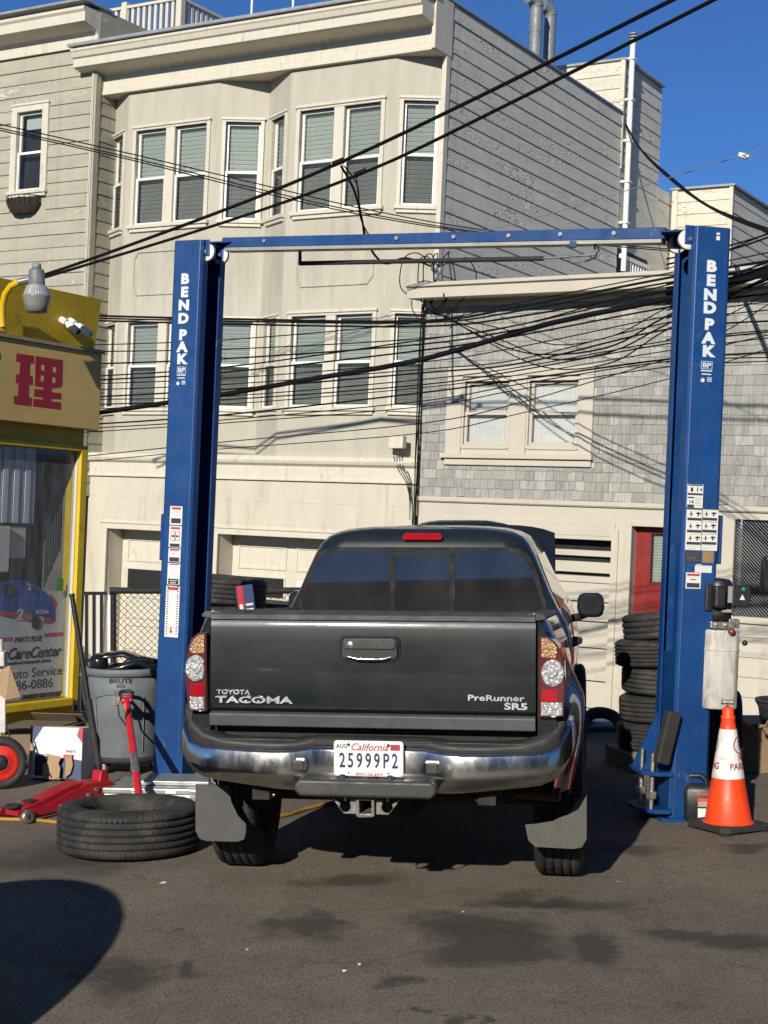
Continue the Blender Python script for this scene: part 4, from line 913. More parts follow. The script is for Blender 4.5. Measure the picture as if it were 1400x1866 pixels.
obj('hanger', MB().tube([s0 + Vector((.0, 0, -.01)), s0 + Vector((0, 0, .03)), s3], .012, 8), M_blue, bar, I4); obj('hanger', MB().tube([s2_ + Vector((0, 0, -.03)), s2_ + Vector((0, .05, .10))], .006, 8), M_steel, bar, I4)
sb = PX(1044, 446, dr_ + .2); obj('switch_box', MB().box(-.02, .02, -.02, .02, -.02, .02), M_blue, beam, T(sb) @ TILT, bevel=.004)
obj('switch_wire', MB().tube([sb + Vector((.13, -.02, .02)), sb + Vector((.16, -.03, -.04)), sb + Vector((.13, -.04, -.09)), sb + Vector((.07, -.03, -.11))], .006, 6), M_rubber, beam, I4)
# power unit
px0 = CR.on(1310, 1095, 1, -.12); PU = MR @ T((px0.x, -.10, 0))
zq = lambda py: CR.on(1310, py, 1, -.2).z
sc_p = 1 / (F / (FRp.y))
motor = obj('power_unit', MB().lathe([(.001, zq(1132)), (.085, zq(1132)), (.088, zq(1120)), (.088, zq(1070)), (.08, zq(1060)), (.07, zq(1056)), (.001, zq(1054))], 24), M_blackp, lift, PU)
obj('switch_housing', MB().box(.03, .15, -.15, -.02, zq(1104), zq(1064)), M_blackp, motor, PU, bevel=.008)
obj('capacitor_box', MB().box(-.11, -.06, -.08, .05, zq(1115), zq(1065)), M_blackp, motor, PU, bevel=.01); obj('capacitor_box', MB().box(-.075, .0, -.14, -.06, zq(1108), zq(1068)), M_blackp, motor, PU, bevel=.015)
obj('nameplate', MB().box(.0, .028, -.152, -.1505, zq(1097), zq(1067)), M_dgrey, motor, PU); obj('nameplate', MB().box(-.01, .05, -.1, -.088, zq(1115.5), zq(1110)), M_dgrey, motor, PU)
obj('warning_sign', MB().prism([(.075, zq(1091)), (.11, zq(1091)), (.0925, zq(1081))], -.152, -.1505), M_dwhite, motor, PU); obj('green_button', MB().lathe([(.001, .012), (.014, .01), (.016, 0)], 14, M=T((.10, -.15, zq(1072))) @ RX(90)), mat('green_button', (.02, .16, .09), .4), motor, PU)
obj('pump_head', MB().box(-.075, .085, -.09, .06, zq(1146), zq(1133)).tube([(-.04, -.1, zq(1139)), (-.04, -.085, zq(1139))], .014, 8).tube([(.02, -.1, zq(1139)), (.02, -.085, zq(1139))], .014, 8).box(.05, .12, -.07, -.03, zq(1145), zq(1128)), M_steel, motor, PU, bevel=.006)
M_tank = mat('milky_tank', (.52, .50, .45), .5, var=.12, vs=4, dirt=((.13, .10, .075), 7, .46, .70), stretch=(1, 1, .4))
tk = [(-.10, -.06), (-.07, -.105), (-.005, -.12), (.08, -.12), (.115, -.09), (.115, .06), (-.10, .06)]
tank = obj('oil_tank', MB().prism(tk, zq(1293), zq(1148), 'z'), M_tank, motor, PU, bevel=.012)
for q in range(3): obj('tank_rib', MB().tube([(-.092 + q * .02, -.078 - q * .012, zq(1288)), (-.092 + q * .02, -.078 - q * .012, zq(1190))], .006, 8), M_tank, tank, PU)
obj('tank_seam', MB().prism([(a * 1.025, b2 * 1.025) for a, b2 in tk], zq(1186), zq(1183), 'z'), M_tank, tank, PU)
obj('tank_label', MB().box(.0, .075, -.1255, -.1205, zq(1282), zq(1274)), M_ink, tank, PU); obj('tank_label_text', MB().text('VEVOR', .022, PU @ T((.0375, -.1258, zq(1278))) @ FACE_Y, 0, .0004, 0, .0008, 'CENTER', 1.05), M_dwhite, tank, I4)
M_plug = mat('maroon_plug', (.16, .04, .055), .4)
obj('drain_plug', MB().lathe([(.001, .02), (.013, .02), (.016, .0)], 14, M=T((.04, -.12, zq(1288))) @ RX(90)), M_plug, tank, PU); obj('filler_cap', MB().lathe([(.001, .03), (.02, .026), (.024, .0)], 14, M=T((.045, -.115, zq(1150))) @ RX(90)), M_plug, tank, PU)
lv0 = (.07, -.08, zq(1140)); lv1 = (.135, -.12, zq(1170))
lev = obj('release_lever', MB().tube([lv0, lv1], .005, 8), M_steel, motor, PU); obj('lever_knob', MB().ball(lv1, .017), M_blackp, lev, PU)
# ------------------------------------------------------------------ pickup truck (local: x right, y forward from the bumper face, z up)
TY = -8.0
TO = Vector((-.0725, 6.86, 0))
MT = T(TO) @ RZ(TY)
TF = Fr(MT)
tr_ = thing('pickup_truck', 'dark green-black pickup with chrome rear bumper parked under the blue lift', 'pickup', MT)
def car_paint():
    m, nt, b = bsdf('dark_green_paint'); co = coords(nt)
    c = ramp(nt, noise(nt, co, 2.0, 5), [(.3, (0.0075, 0.0105, 0.0105)), (.7, (0.012, 0.016, 0.016))])
    fl = N(nt, 'ShaderNodeTexVoronoi'); fl.inputs['Scale'].default_value = 900; nt.links.new(co, fl.inputs['Vector'])
    c = mix(nt, ramp(nt, fl.outputs['Distance'], [(.0, .35), (.25, 0)]), c, (.09, .11, .11))
    scr = noise(nt, coords(nt, (40, 6, 6)), 1.2, 8, .75)
    c = mix(nt, ramp(nt, scr, [(.66, 0), (.72, .5)]), c, (.10, .11, .105))
    dst = noise(nt, coords(nt, (1, 1, 1.5)), 2.6, 8, .7, .4)
    c = mix(nt, ramp(nt, dst, [(.35, .0), (.8, .16)]), c, (.055, .068, .063))
    c = mix(nt, ramp(nt, noise(nt, coords(nt, (9, 9, 30)), 1.5, 9, .85, .6), [(.71, 0), (.74, .55)]), c, (.20, .21, .20))
    nt.links.new(c, b.inputs['Base Color']); b.inputs['Specular IOR Level'].default_value = .20
    nt.links.new(ramp(nt, dst, [(.3, .30), (.75, .44)]), b.inputs['Roughness'])
    b.inputs['Coat Weight'].default_value = 1.0
    nt.links.new(ramp(nt, noise(nt, co, 5, 6, .7), [(.3, .025), (.75, .09)]), b.inputs['Coat Roughness'])
    bump(nt, b, noise(nt, co, 2.4, 2, .4), .05, .02)
    return m
M_paint = car_paint()
def chrome_mat():
    m, nt, b = bsdf('dusty_chrome'); co = coords(nt, (3, 3, 1))
    d = noise(nt, co, 3.5, 7, .7, .4)
    nt.links.new(ramp(nt, d, [(.3, (.66, .65, .62)), (.75, (.46, .445, .41))]), b.inputs['Base Color'])
    nt.links.new(ramp(nt, d, [(.3, .10), (.75, .30)]), b.inputs['Roughness']); b.inputs['Metallic'].default_value = 1
    bump(nt, b, noise(nt, coords(nt), 5, 3, .5), .05, .02); return m
M_chrome = chrome_mat()
M_trim = mat('grey_black_plastic', (.030, .030, .029), .55, var=.25, vs=8, bmp=.15, bs=200, dirt=((.09, .085, .075), 5, .55, .85))
M_tint = None
def tint():
    m, nt, b = bsdf('tinted_glass'); co = coords(nt, (2, 2, 1.4))
    d = noise(nt, co, 2.2, 4, .5)
    nt.links.new(ramp(nt, d, [(.35, (.013, .013, .012)), (.75, (.030, .029, .026))]), b.inputs['Base Color'])
    b.inputs['Roughness'].default_value = .015; b.inputs['IOR'].default_value = 1.85; return m
M_tint = tint()
M_gask = mat('window_rubber', (.008, .008, .008), .6, spec=.15)
M_tyre = mat('tyre_rubber', (.028, .027, .026), .8, var=.3, vs=10, bmp=.35, bs=120, dirt=((.085, .078, .066), 5, .48, .74), spec=.3)
M_under = mat('underbody', (.016, .014, .013), .8, var=.3, vs=10)
M_rust = mat('rusty_pipe', (.06, .035, .025), .7, .3, var=.4, vs=14)
M_plate = mat('plate_white', (.70, .70, .68), .4, var=.03); M_navy = mat('plate_navy', (.012, .018, .075), .5); M_script = mat('plate_red', (.40, .025, .03), .5)
M_emb = mat('emblem_chrome', (.72, .73, .73), .25, .6)

# --- bumper
bpts = [(0, .785, .578, .05), (.13, .785, .578, .05), (.25, .785, .58, .05), (.33, .775, .584, .004), (.42, .77, .588, .0), (.55, .771, .60, .012), (.68, .774, .612, .034), (.78, .777, .622, .055), (.845, .80, .638, .088), (.885, .862, .668, .135), (.90, .893, .70, .20), (.905, .897, .735, .30), (.907, .897, .75, .44)]
full = [(-x, a, b, y) for x, a, b, y in bpts[::-1]] + bpts[1:]
prof_y = [(0, .022), (.02, .008), (.05, .001), (.10, -.002), (.56, -.009), (.62, -.008), (.69, -.002), (.92, .022), (1.0, .055)]
def nrm2(i):
    x0, y0 = full[max(i - 1, 0)][0], full[max(i - 1, 0)][3]; x1, y1 = full[min(i + 1, len(full) - 1)][0], full[min(i + 1, len(full) - 1)][3]
    d = Vector((x1 - x0, y1 - y0)).normalized(); return Vector((-d.y, d.x))     # pointing forward / inward
rings = []
for t, oy in prof_y:
    r_ = []
    for i, (x, zt, zb, yf) in enumerate(full):
        n_ = nrm2(i); r_.append((x + n_.x * oy, yf + n_.y * oy, zt + (zb - zt) * t))
    rings.append(r_)
mb = MB(); mb.loft(rings, closed=False); 
inner = [[(x * .955, y + .03, z) for x, y, z in rr_] for rr_ in rings]
mb.loft(inner[::-1], closed=False)
bump_o = obj('bumper', mb, M_chrome, tr_)
# plastic top cover that rolls up round the corners
rings = []
for (dy, dz) in ((.024, .0), (.010, .016), (.028, .034), (.09, .038), (.17, .034), (.17, -.02)):
    rr_ = []
    for i, (x, zt, zb, yf) in enumerate(full):
        n_ = nrm2(i); k_ = min(1, abs(x) / .85)
        rr_.append((x + n_.x * dy * (1 if abs(x) > .7 else .2), yf + (n_.y * dy if abs(x) > .7 else dy), zt + dz + .035 * max(0, min(1, (abs(x) - .66) / .16)) * (1 if dz > .01 else 0)))
    rings.append(rr_)
obj('bumper_top', MB().loft(rings[::-1], closed=False), M_trim, bump_o)
obj('top_tread', MB().box(-.70, -.14, .055, .15, .806, .812).box(.12, .70, .055, .15, .806, .812), M_trim, bump_o, bevel=.004)
# lower step pad
sp = [(-.325, .628), (-.30, .652), (.29, .652), (.315, .628), (.315, .60), (.29, .575), (-.30, .575), (-.325, .60)]
obj('step_pad', MB().prism(sp, -.055, .06), M_trim, bump_o, bevel=.014, seg=3)
for x in (-.115, .10): obj('plate_lamp', MB().lathe([(.001, .02), (.012, .018), (.018, 0)], 12, M=T((x, .0, .65))), M_trim, bump_o)
for x, lab in ((-.318, 0), (.29, 1)):
    fr_ = obj('bumper_socket', MB().box(x - .045, x + .045, .0, .04, .668, .742), M_chrome, bump_o, bevel=.016); obj('socket_cap', MB().box(x - .032, x + .03, -.006, .02, .676, .730), M_trim, bump_o, bevel=.01)
# licence plate
pc = -.002; px_, pz_ = .0, .737; PY = .022
def rrect(x0, x1, z0, z1, r, n=5):
    out = []
    for cx_, cz_, a0 in ((x1 - r, z0 + r, -90), (x1 - r, z1 - r, 0), (x0 + r, z1 - r, 90), (x0 + r, z0 + r, 180)):
        for i in range(n + 1): a = R(a0 + 90 * i / n); out.append((cx_ + r * math.cos(a), cz_ + r * math.sin(a)))
    return out
plate = obj('licence_plate', MB().prism(rrect(-.157, .157, .66, .818, .014), PY, PY + .004), M_plate, bump_o)
obj('plate_holder', MB().box(-.16, .16, PY + .005, .09, .67, .80), M_trim, bump_o)
rim = MB(); o_ = rrect(-.153, .153, .664, .814, .012); rim.tube([(x, PY - .0005, z) for x, z in o_ + [o_[0]]], .002, 6); obj('plate_rim', rim, M_plate, plate)
def pt(name, s_, x, z, size, mt, sx=1, shear=0, bold=0, space=1.0): return obj(name, MB().text(s_, size, MT @ T((x, PY - .0022, z)) @ FACE_Y, 0, .0012, shear, bold, 'CENTER', sx, space), mt, plate, I4)
for ch, x in zip('25999P2', (-.119, -.081, -.041, -.001, .038, .079, .119)): pt('plate_digit', ch, x, .727, .092, M_navy, .62, 0, .0012)
pt('plate_month', 'AUG', -.121, .793, .028, M_navy, .85); pt('plate_state', 'California', .002, .789, .046, M_script, .95, .35); pt('plate_web', 'dmv.ca.gov', .003, .670, .021, M_script, 1.35)
obj('plate_sticker', MB().box(.099, .142, PY - .002, PY - .0006, .777, .803), M_script, plate)
for x, z in ((-.09, .80), (.09, .80)): obj('plate_bolt', MB().tube([(x, PY - .005, z), (x, PY, z)], .0065, 10), M_ink, plate)
for x, z in ((-.09, .674), (.09, .674)): obj('plate_bolt', MB().tube([(x, PY - .002, z), (x, PY, z)], .0035, 8), M_ink, plate)
# hitch
M_hitch = mat('worn_steel', (.19, .185, .165), .5, .5, var=.3, vs=25, bmp=.3)
hz = .525; hx = -.012
mb = MB(); o1, i1 = .042, .029
for a in (-1, 1): mb.box(hx + a * (o1 + i1) / 2 - (o1 - i1) / 2, hx + a * (o1 + i1) / 2 + (o1 - i1) / 2, .0, .3, hz - o1, hz + o1); mb.box(hx - i1, hx + i1, .0, .3, hz + a * (o1 + i1) / 2 - (o1 - i1) / 2, hz + a * (o1 + i1) / 2 + (o1 - i1) / 2)
obj('hitch_receiver', mb, M_hitch, tr_, weld=False, bevel=.004)
for s_ in (-1, 1):
    hole = [(hx + s_ * (.095 + .026 * math.cos(R(a))), hz - .004 + .026 * math.sin(R(a))) for a in range(150, 391, 24)]
    outer = [(hx + s_ * .155, hz + .034), (hx + s_ * .10, hz - .036), (hx + s_ * .047, hz - .036), (hx + s_ * .047, hz + .030), (hx + s_ * .072, hz + .030)]
    obj('safety_chain_plate', MB().prism((outer[::1] + hole) if s_ > 0 else (outer + hole), .03, .042), M_hitch, tr_)
    obj('hitch_bolt', MB().tube([(hx + s_ * .095, .035, hz + .02), (hx + s_ * .095, .035, hz + .055)], .008, 8).lathe([(.001, 0), (.014, 0), (.014, .01), (.001, .01)], 6, M=T((hx + s_ * .095, .035, hz + .045)), sm=False), M_steel, tr_)
# --- tailgate
tg = [(.16, .80), (.075, .865), (.062, .872), (.098, .932), (.094, .96), (.088, 1.02), (.086, 1.10), (.088, 1.18), (.091, 1.25), (.096, 1.315), (.102, 1.35), (.112, 1.366), (.17, 1.366), (.17, .80)]
TW = .742
tailg = obj('tailgate', MB().prism([(y, z) for y, z in tg[3:13]] + [(.17, .93)][:0], -TW, TW, 'x', sm=True), M_paint, tr_, bevel=0)
obj('tailgate_sill', MB().prism([(.10, .9315), (.066, .926), (.06, .922), (.075, .868), (.10, .862), (.16, .862), (.16, .9315)], -TW, TW, 'x'), mat('tailgate_sill_lit', (.10, .11, .108), .4, .2, var=.15, dirt=((.14, .14, .13), 4, .5, .8), coat=.3), tailg, bevel=.004)  # sill colour lightened: light caught on the up-facing ledge is painted in
obj('tailgate_cap', MB().prism([(.088, 1.352), (.098, 1.374), (.115, 1.392), (.20, 1.392), (.20, 1.366), (.135, 1.3665), (.103, 1.352)], -TW, TW, 'x'), M_trim, tailg, bevel=.003)
# handle
bz = rrect(-.130, .124, 1.176, 1.272, .022)
hb_ = obj('handle_bezel', MB().prism(bz, .068, .12), M_trim, tailg, bevel=.006)
obj('handle_recess', MB().prism(rrect(-.118, .112, 1.182, 1.222, .014), .0655, .0675), M_ink, hb_); obj('handle_paddle', MB().prism(rrect(-.122, .116, 1.224, 1.264, .012), .058, .0675), M_trim, hb_, bevel=.004)
obj('handle_lip', MB().tube([(-.10, .063, 1.19), (-.06, .058, 1.181), (0, .056, 1.179), (.06, .058, 1.181), (.095, .063, 1.19)], .006, 8), M_chrome, hb_); obj('lock_cylinder', MB().lathe([(.001, .004), (.014, .004), (.018, 0)], 16, M=T((-.088, .0575, 1.244)) @ RX(90)), M_steel, hb_)
obj('handle_button', MB().prism(rrect(-.055, .035, 1.232, 1.256, .004), .0555, .0578), M_trim, hb_); obj('handle_dish', MB().prism(rrect(-.142, .136, 1.163, 1.284, .03), .0835, .091), M_paint, tailg, bevel=.003)
def emb(s_, x, z, size, sx, shear=0, bold=.0006, sp_=1.0): return obj('emblem_text', MB().text(s_, size, MT @ T((x, .083, z)) @ FACE_Y, 0, .0025, shear, bold, 'CENTER', sx, sp_), M_emb, tailg, I4)
emb('TOYOTA', -.634, 1.019, .028, 1.35); emb('TACOMA', -.538, .984, .040, 2.1, 0, .0012); emb('PreRunner', .565, 1.010, .036, 1.62); emb('SR5', .655, .974, .040, 1.7, 0, .0012)
def rake(mb_):
    mb_.v = [(x, y, z - .047 * max(0, y - .1) * max(0, min(1, (z - .6) / .7))) for x, y, z in mb_.v]
    return mb_
# --- bed sides with flares, wheel wells and corner posts
AX, WR = 1.15, .388
def bw(z): 
    pts = [(.50, .79), (.62, .815), (.75, .845), (.93, .862), (1.10, .862), (1.22, .845), (1.30, .82), (1.36, .79), (1.375, .775)]
    for (a, xa), (b2, xb) in zip(pts[:-1], pts[1:]):
        if z <= b2: t = (z - a) / (b2 - a); return xa + (xb - xa) * t
    return pts[-1][1]
def flare(y, z):
    r_ = math.hypot(y - AX, z - WR); g_ = math.exp(-((r_ - .50) / .17) ** 2) if r_ > .5 else 1.0
    return .088 * g_ * max(0, min(1, (1.28 - z) / .25))
ny, nz = 64, 30
for s_ in (-1, 1):
    mb = MB(); P = {}
    for i in range(ny + 1):
        y = .115 + (2.0 - .115) * i / ny
        for j in range(nz + 1):
            z = .52 + (1.372 - .52) * j / nz
            r_ = math.hypot(y - AX, z - WR); yy, zz = y, z
            if r_ < .475: k_ = .475 / max(r_, .01); yy, zz = AX + (y - AX) * k_, WR + (z - WR) * k_
            rear = .10 * max(0, 1 - (y - .115) / .12) ** 2 * max(0, min(1, (z - .8) / .15))
            P[i, j] = (s_ * (bw(z) + flare(yy, zz) - rear * .35), yy, zz)
    vs = [P[i, j] for i in range(ny + 1) for j in range(nz + 1)]; fs = []
    for i in range(ny):
        for j in range(nz):
            y, z = .115 + (2.0 - .115) * (i + .5) / ny, .52 + (1.372 - .52) * (j + .5) / nz
            if math.hypot(y - AX, z - WR) < .462: continue
            q = [i * (nz + 1) + j, (i + 1) * (nz + 1) + j, (i + 1) * (nz + 1) + j + 1, i * (nz + 1) + j + 1]
            if y < .42 and z < .80: continue
            fs.append(q if s_ > 0 else q[::-1])
    mb.add(vs, fs, 0, True)
    bs_ = obj('bed_side', rake(mb), M_paint, tr_)
    # rear face of the corner post
    zsx = [.80, .86, .93, 1.05, 1.2, 1.298, 1.33, 1.36, 1.372]
    mb = MB(); a = [(s_ * .752, .112, z) for z in zsx]; b2 = [(s_ * (bw(z) - .034 * max(0, min(1, (z - .8) / .15))), .118, z) for z in zsx]
    vs = a + b2; n_ = len(zsx); mb.add(vs, [((i, n_ + i, n_ + i + 1, i + 1) if s_ > 0 else (i, i + 1, n_ + i + 1, n_ + i)) for i in range(n_ - 1)]); mb.box(min(s_ * .750, s_ * .752), max(s_ * .750, s_ * .752), .112, .3, .8, 1.372)
    obj('corner_post', mb, M_paint, bs_)
    obj('bed_rail', rake(MB().prism([(s_ * .70, 1.35), (s_ * .785, 1.36), (s_ * .79, 1.37), (s_ * .775, 1.388), (s_ * .71, 1.39), (s_ * .695, 1.38)], .105, 1.99)), M_trim, bs_, bevel=.004)
    obj('rail_screw', MB().ball((s_ * .735, .108, 1.386), .007, 6), M_steel, bs_)
    mb = MB(); mb.box(min(s_ * .68, s_ * .70), max(s_ * .68, s_ * .70), .20, 1.98, .86, 1.36); obj('bed_liner', rake(mb), M_under, bs_)
    mb = MB(); mb.lathe([(.47, 0), (.47, .34), (.3, .34)], 24, M=T((.90 if s_ > 0 else -.90, AX, WR)) @ (RY(90) if s_ < 0 else RX(180) @ RY(-90)), a0=115, a1=245); obj('wheel_well', mb, M_under, bs_)
    obj('flare_lip', MB().tube([(s_ * (bw(WR + .47 * math.sin(R(a))) + flare(AX + .475 * math.cos(R(a)), WR + .475 * math.sin(R(a))) - .004), AX + .472 * math.cos(R(a)), WR + .472 * math.sin(R(a))) for a in range(12, 169, 6)], .012, 8), M_paint, bs_)
    # tail lamp
    L_ = (lambda px, py: TF.on(px, py, 1, .09)) 
    if s_ < 0: out = [(-.7555, 1.295), (-.80, 1.287), (-.828, 1.262), (-.842, 1.22), (-.852, 1.15), (-.858, 1.09), (-.852, 1.03), (-.842, .932), (-.7555, .930)]
    else: out = [(.7555, 1.295), (.79, 1.289), (.825, 1.27), (.85, 1.235), (.868, 1.17), (.873, 1.08), (.868, .935), (.7555, .930)]
    M_hous = cached('lamp_housing', lambda: mat('lamp_housing', (.10, .022, .024), .12, .0, coat=1.0))
    tl = obj('tail_lamp', MB().prism(out if s_ > 0 else out[::-1], .066, .30), M_hous, tr_, bevel=.008, seg=3)
    def refl(nm, c, sc_, mtl=.15):
        m, nt, b = bsdf(nm); co = coords(nt); v = N(nt, 'ShaderNodeTexVoronoi'); v.inputs['Scale'].default_value = sc_; nt.links.new(co, v.inputs['Vector'])
        b.inputs['Metallic'].default_value = mtl; b.inputs['Roughness'].default_value = .16; b.inputs['Coat Weight'].default_value = 1.0; b.inputs['Coat Roughness'].default_value = .02
        nt.links.new(ramp(nt, v.outputs['Distance'], [(0.0, tuple(min(1, x * 1.25) for x in c)), (.5, tuple(x * .45 for x in c))]), b.inputs['Base Color']); bump(nt, b, v.outputs['Distance'], .7, .015); return m
    M_amb = cached('r_amb', lambda: refl('amber_reflector', (.95, .55, .26), 75, .2)); M_clr = cached('r_clr', lambda: refl('clear_reflector', (.85, .85, .84), 60)); M_rl = cached('r_red', lambda: mat('red_lens', (.33, .006, .012), .12, 0, coat=1.0, var=.2, vs=40))
    xi_ = .762 * s_
    if s_ < 0: am = [(-.765, 1.284), (-.79, 1.279), (-.812, 1.262), (-.828, 1.235), (-.832, 1.21), (-.824, 1.196), (-.765, 1.196)]
    else: am = [(.768, 1.284), (.79, 1.281), (.815, 1.268), (.832, 1.248), (.838, 1.225), (.83, 1.196), (.768, 1.196)]
    obj('amber_lens', MB().prism(am if s_ > 0 else am[::-1], .060, .07), M_amb, tl, bevel=.003)
    rc_ = (s_ * (.803 if s_ < 0 else .818), 1.128); rr0 = .050 
    cl = [(rc_[0] + rr0 * math.cos(R(a)), rc_[1] + rr0 * 1.22 * math.sin(R(a))) for a in range(0, 360, 15)]
    cl = [(max(x, .765) if s_ > 0 else min(x, -.765), z) for x, z in cl]
    rl = obj('round_lens', MB().prism(cl, .056, .07), M_clr, tl, bevel=.006, seg=2)
    mb = MB()
    for q in range(10):
        a = R(36 * q); x_, z_ = rc_[0] + .036 * math.cos(a), rc_[1] + .046 * math.sin(a)
        if abs(x_) > .773: mb.ball((x_, .056, z_), .010, 6, sy=.5)
    mb.lathe([(.024, .003), (.020, .008), (.001, .010)], 16, M=T((rc_[0], .056, rc_[1])) @ RX(90)); obj('led_cluster', mb, M_clr, rl)
    if s_ < 0: rq, cq = (-.83, -.765, 1.0, 1.058), (-.832, -.765, .94, .998)
    else: rq, cq = (.768, .84, 1.0, 1.056), (.768, .86, .94, .998)
    obj('red_lens', MB().box(rq[0], rq[1], .060, .07, rq[2], rq[3]), M_rl, tl, bevel=.003)
    mb = MB(); nxx, nzz = 6, 5
    for i in range(nxx):
        for j in range(nzz):
            x0 = cq[0] + (cq[1] - cq[0]) * i / nxx; z0 = cq[2] + (cq[3] - cq[2]) * j / nzz; dx, dz = (cq[1] - cq[0]) / nxx, (cq[3] - cq[2]) / nzz
            mb.add([(x0, .062, z0), (x0 + dx, .062, z0), (x0 + dx, .062, z0 + dz), (x0, .062, z0 + dz), (x0 + dx / 2, .057, z0 + dz / 2)], [(0, 1, 4), (1, 2, 4), (2, 3, 4), (3, 0, 4)])
    obj('reverse_lens', mb, M_clr, tl)
    # mud flap
    fx = [(-.955, .50), (-.955, .27), (-.935, .232), (-.90, .222), (-.745, .222), (-.71, .235), (-.70, .27), (-.70, .31), (-.74, .35), (-.775, .42), (-.785, .50)]
    if s_ > 0: fx = [(.962, .50), (.962, .285), (.94, .245), (.90, .235), (.72, .24), (.685, .27), (.67, .345), (.72, .35), (.80, .365), (.87, .40), (.92, .47)]
    M_flap = cached('flap%d' % s_, lambda: mat('mud_flap_%s' % ('dusty' if s_ > 0 else 'smooth'), (.05, .049, .046) if s_ > 0 else (.062, .061, .058), .7, var=.15, vs=5, dirt=((.12, .11, .085), 150, .40, .70) if s_ > 0 else None))
    obj('mud_flap', MB().prism(fx if s_ < 0 else fx[::-1], .62, .628), M_flap, tr_)
obj('bed_floor', MB().box(-.70, .70, .19, 1.97, .84, .86), M_under, tr_); obj('bed_front', MB().box(-.76, .76, 1.955, 1.99, .6, 1.285), M_paint, tr_)
obj('tailgate_inner', MB().box(-TW, TW, .171, .19, .80, 1.366), M_under, tr_)
# --- cab
def ring(z, hw, y0, y1, r_, n=6):
    out = []
    for cx_, cy_, a0 in ((hw - r_, y0 + r_, -90), (hw - r_, y1 - r_, 0), (-hw + r_, y1 - r_, 90), (-hw + r_, y0 + r_, 180)):
        for i in range(n + 1): a = R(a0 + 90 * i / n); out.append((cx_ + r_ * math.cos(a), cy_ + r_ * math.sin(a), z))
    return out
cab = [(.45, .80, 2.04, 4.25, .06), (.60, .84, 2.03, 4.25, .07), (.95, .868, 2.02, 4.25, .08), (1.10, .862, 2.02, 4.25, .08), (1.22, .835, 2.03, 4.22, .08), (1.275, .80, 2.05, 4.18, .09), (1.30, .785, 2.06, 4.1, .10), (1.40, .735, 2.072, 3.92, .11), (1.50, .695, 2.084, 3.72, .12), (1.61, .65, 2.098, 3.5, .14), (1.67, .616, 2.108, 3.36, .15), (1.71, .58, 2.125, 3.26, .16), (1.738, .53, 2.155, 3.18, .17), (1.758, .45, 2.21, 3.1, .18), (1.770, .33, 2.32, 3.0, .18), (1.775, .19, 2.55, 2.9, .16)]
cabo = obj('cab', MB().loft([ring(*c) for c in cab]), M_paint, tr_)
def yb(z): return 2.06 + (z - 1.30) * .12
gw = [(-.69, 1.20), (-.70, 1.285), (-.70, 1.31), (-.688, 1.36), (-.655, 1.46), (-.62, 1.55), (-.588, 1.60), (-.545, 1.625), (-.48, 1.634)]
outl = gw + [(-x, z) for x, z in gw[::-1]]
def on_back(poly, off, m, name, par, mt, th=.01):
    n_ = len(poly); vs = [(x, yb(z) - off, z) for x, z in poly] + [(x, yb(z) - off + th, z) for x, z in poly]
    fs = [list(range(n_))[::-1], list(range(n_, 2 * n_))] + [(i, (i + 1) % n_, n_ + (i + 1) % n_, n_ + i) for i in range(n_)]
    return obj(name, MB().add(vs, fs), mt, par)
big = [(x * 1.035, z + (.016 if z > 1.4 else 0)) for x, z in outl]
on_back(big, .008, 0, 'window_gasket', cabo, M_gask, .03)
def clip(poly, x0, x1):
    def zt(x):
        for (xa, za), (xb, zb) in zip(gw[1:-1], gw[2:]):
            ax_ = -abs(x)
            if xa <= ax_ <= xb: return za + (zb - za) * (ax_ - xa) / max(xb - xa, 1e-6)
        return 1.634 if abs(x) < .48 else 1.2
    xs_ = sorted({x0, x1, *[x for x, z in outl if x0 < x < x1]})
    return [(x0, 1.215), (x1, 1.215)] + [(x, zt(x) - .004) for x in xs_[::-1]]
for x0, x1 in ((-.695, -.18), (-.152, .168), (.196, .695)): on_back(clip(outl, x0, x1), .014, 0, 'rear_pane', cabo, M_tint, .005)
for x in (-.166, .182): on_back([(x - .016, 1.2), (x + .016, 1.2), (x + .016, 1.632), (x - .016, 1.632)], .019, 0, 'window_bar', cabo, M_gask, .012)
on_back([(-.152, 1.60), (.168, 1.60), (.168, 1.622), (-.152, 1.622)], .017, 0, 'window_bar', cabo, M_gask, .008)
tb = [(-.105, 1.690), (.115, 1.690), (.122, 1.712), (.108, 1.733), (-.095, 1.733), (-.112, 1.712)]
obj('third_brake_lamp', MB().prism(tb, 2.085, 2.17), M_rl, cabo, bevel=.006)
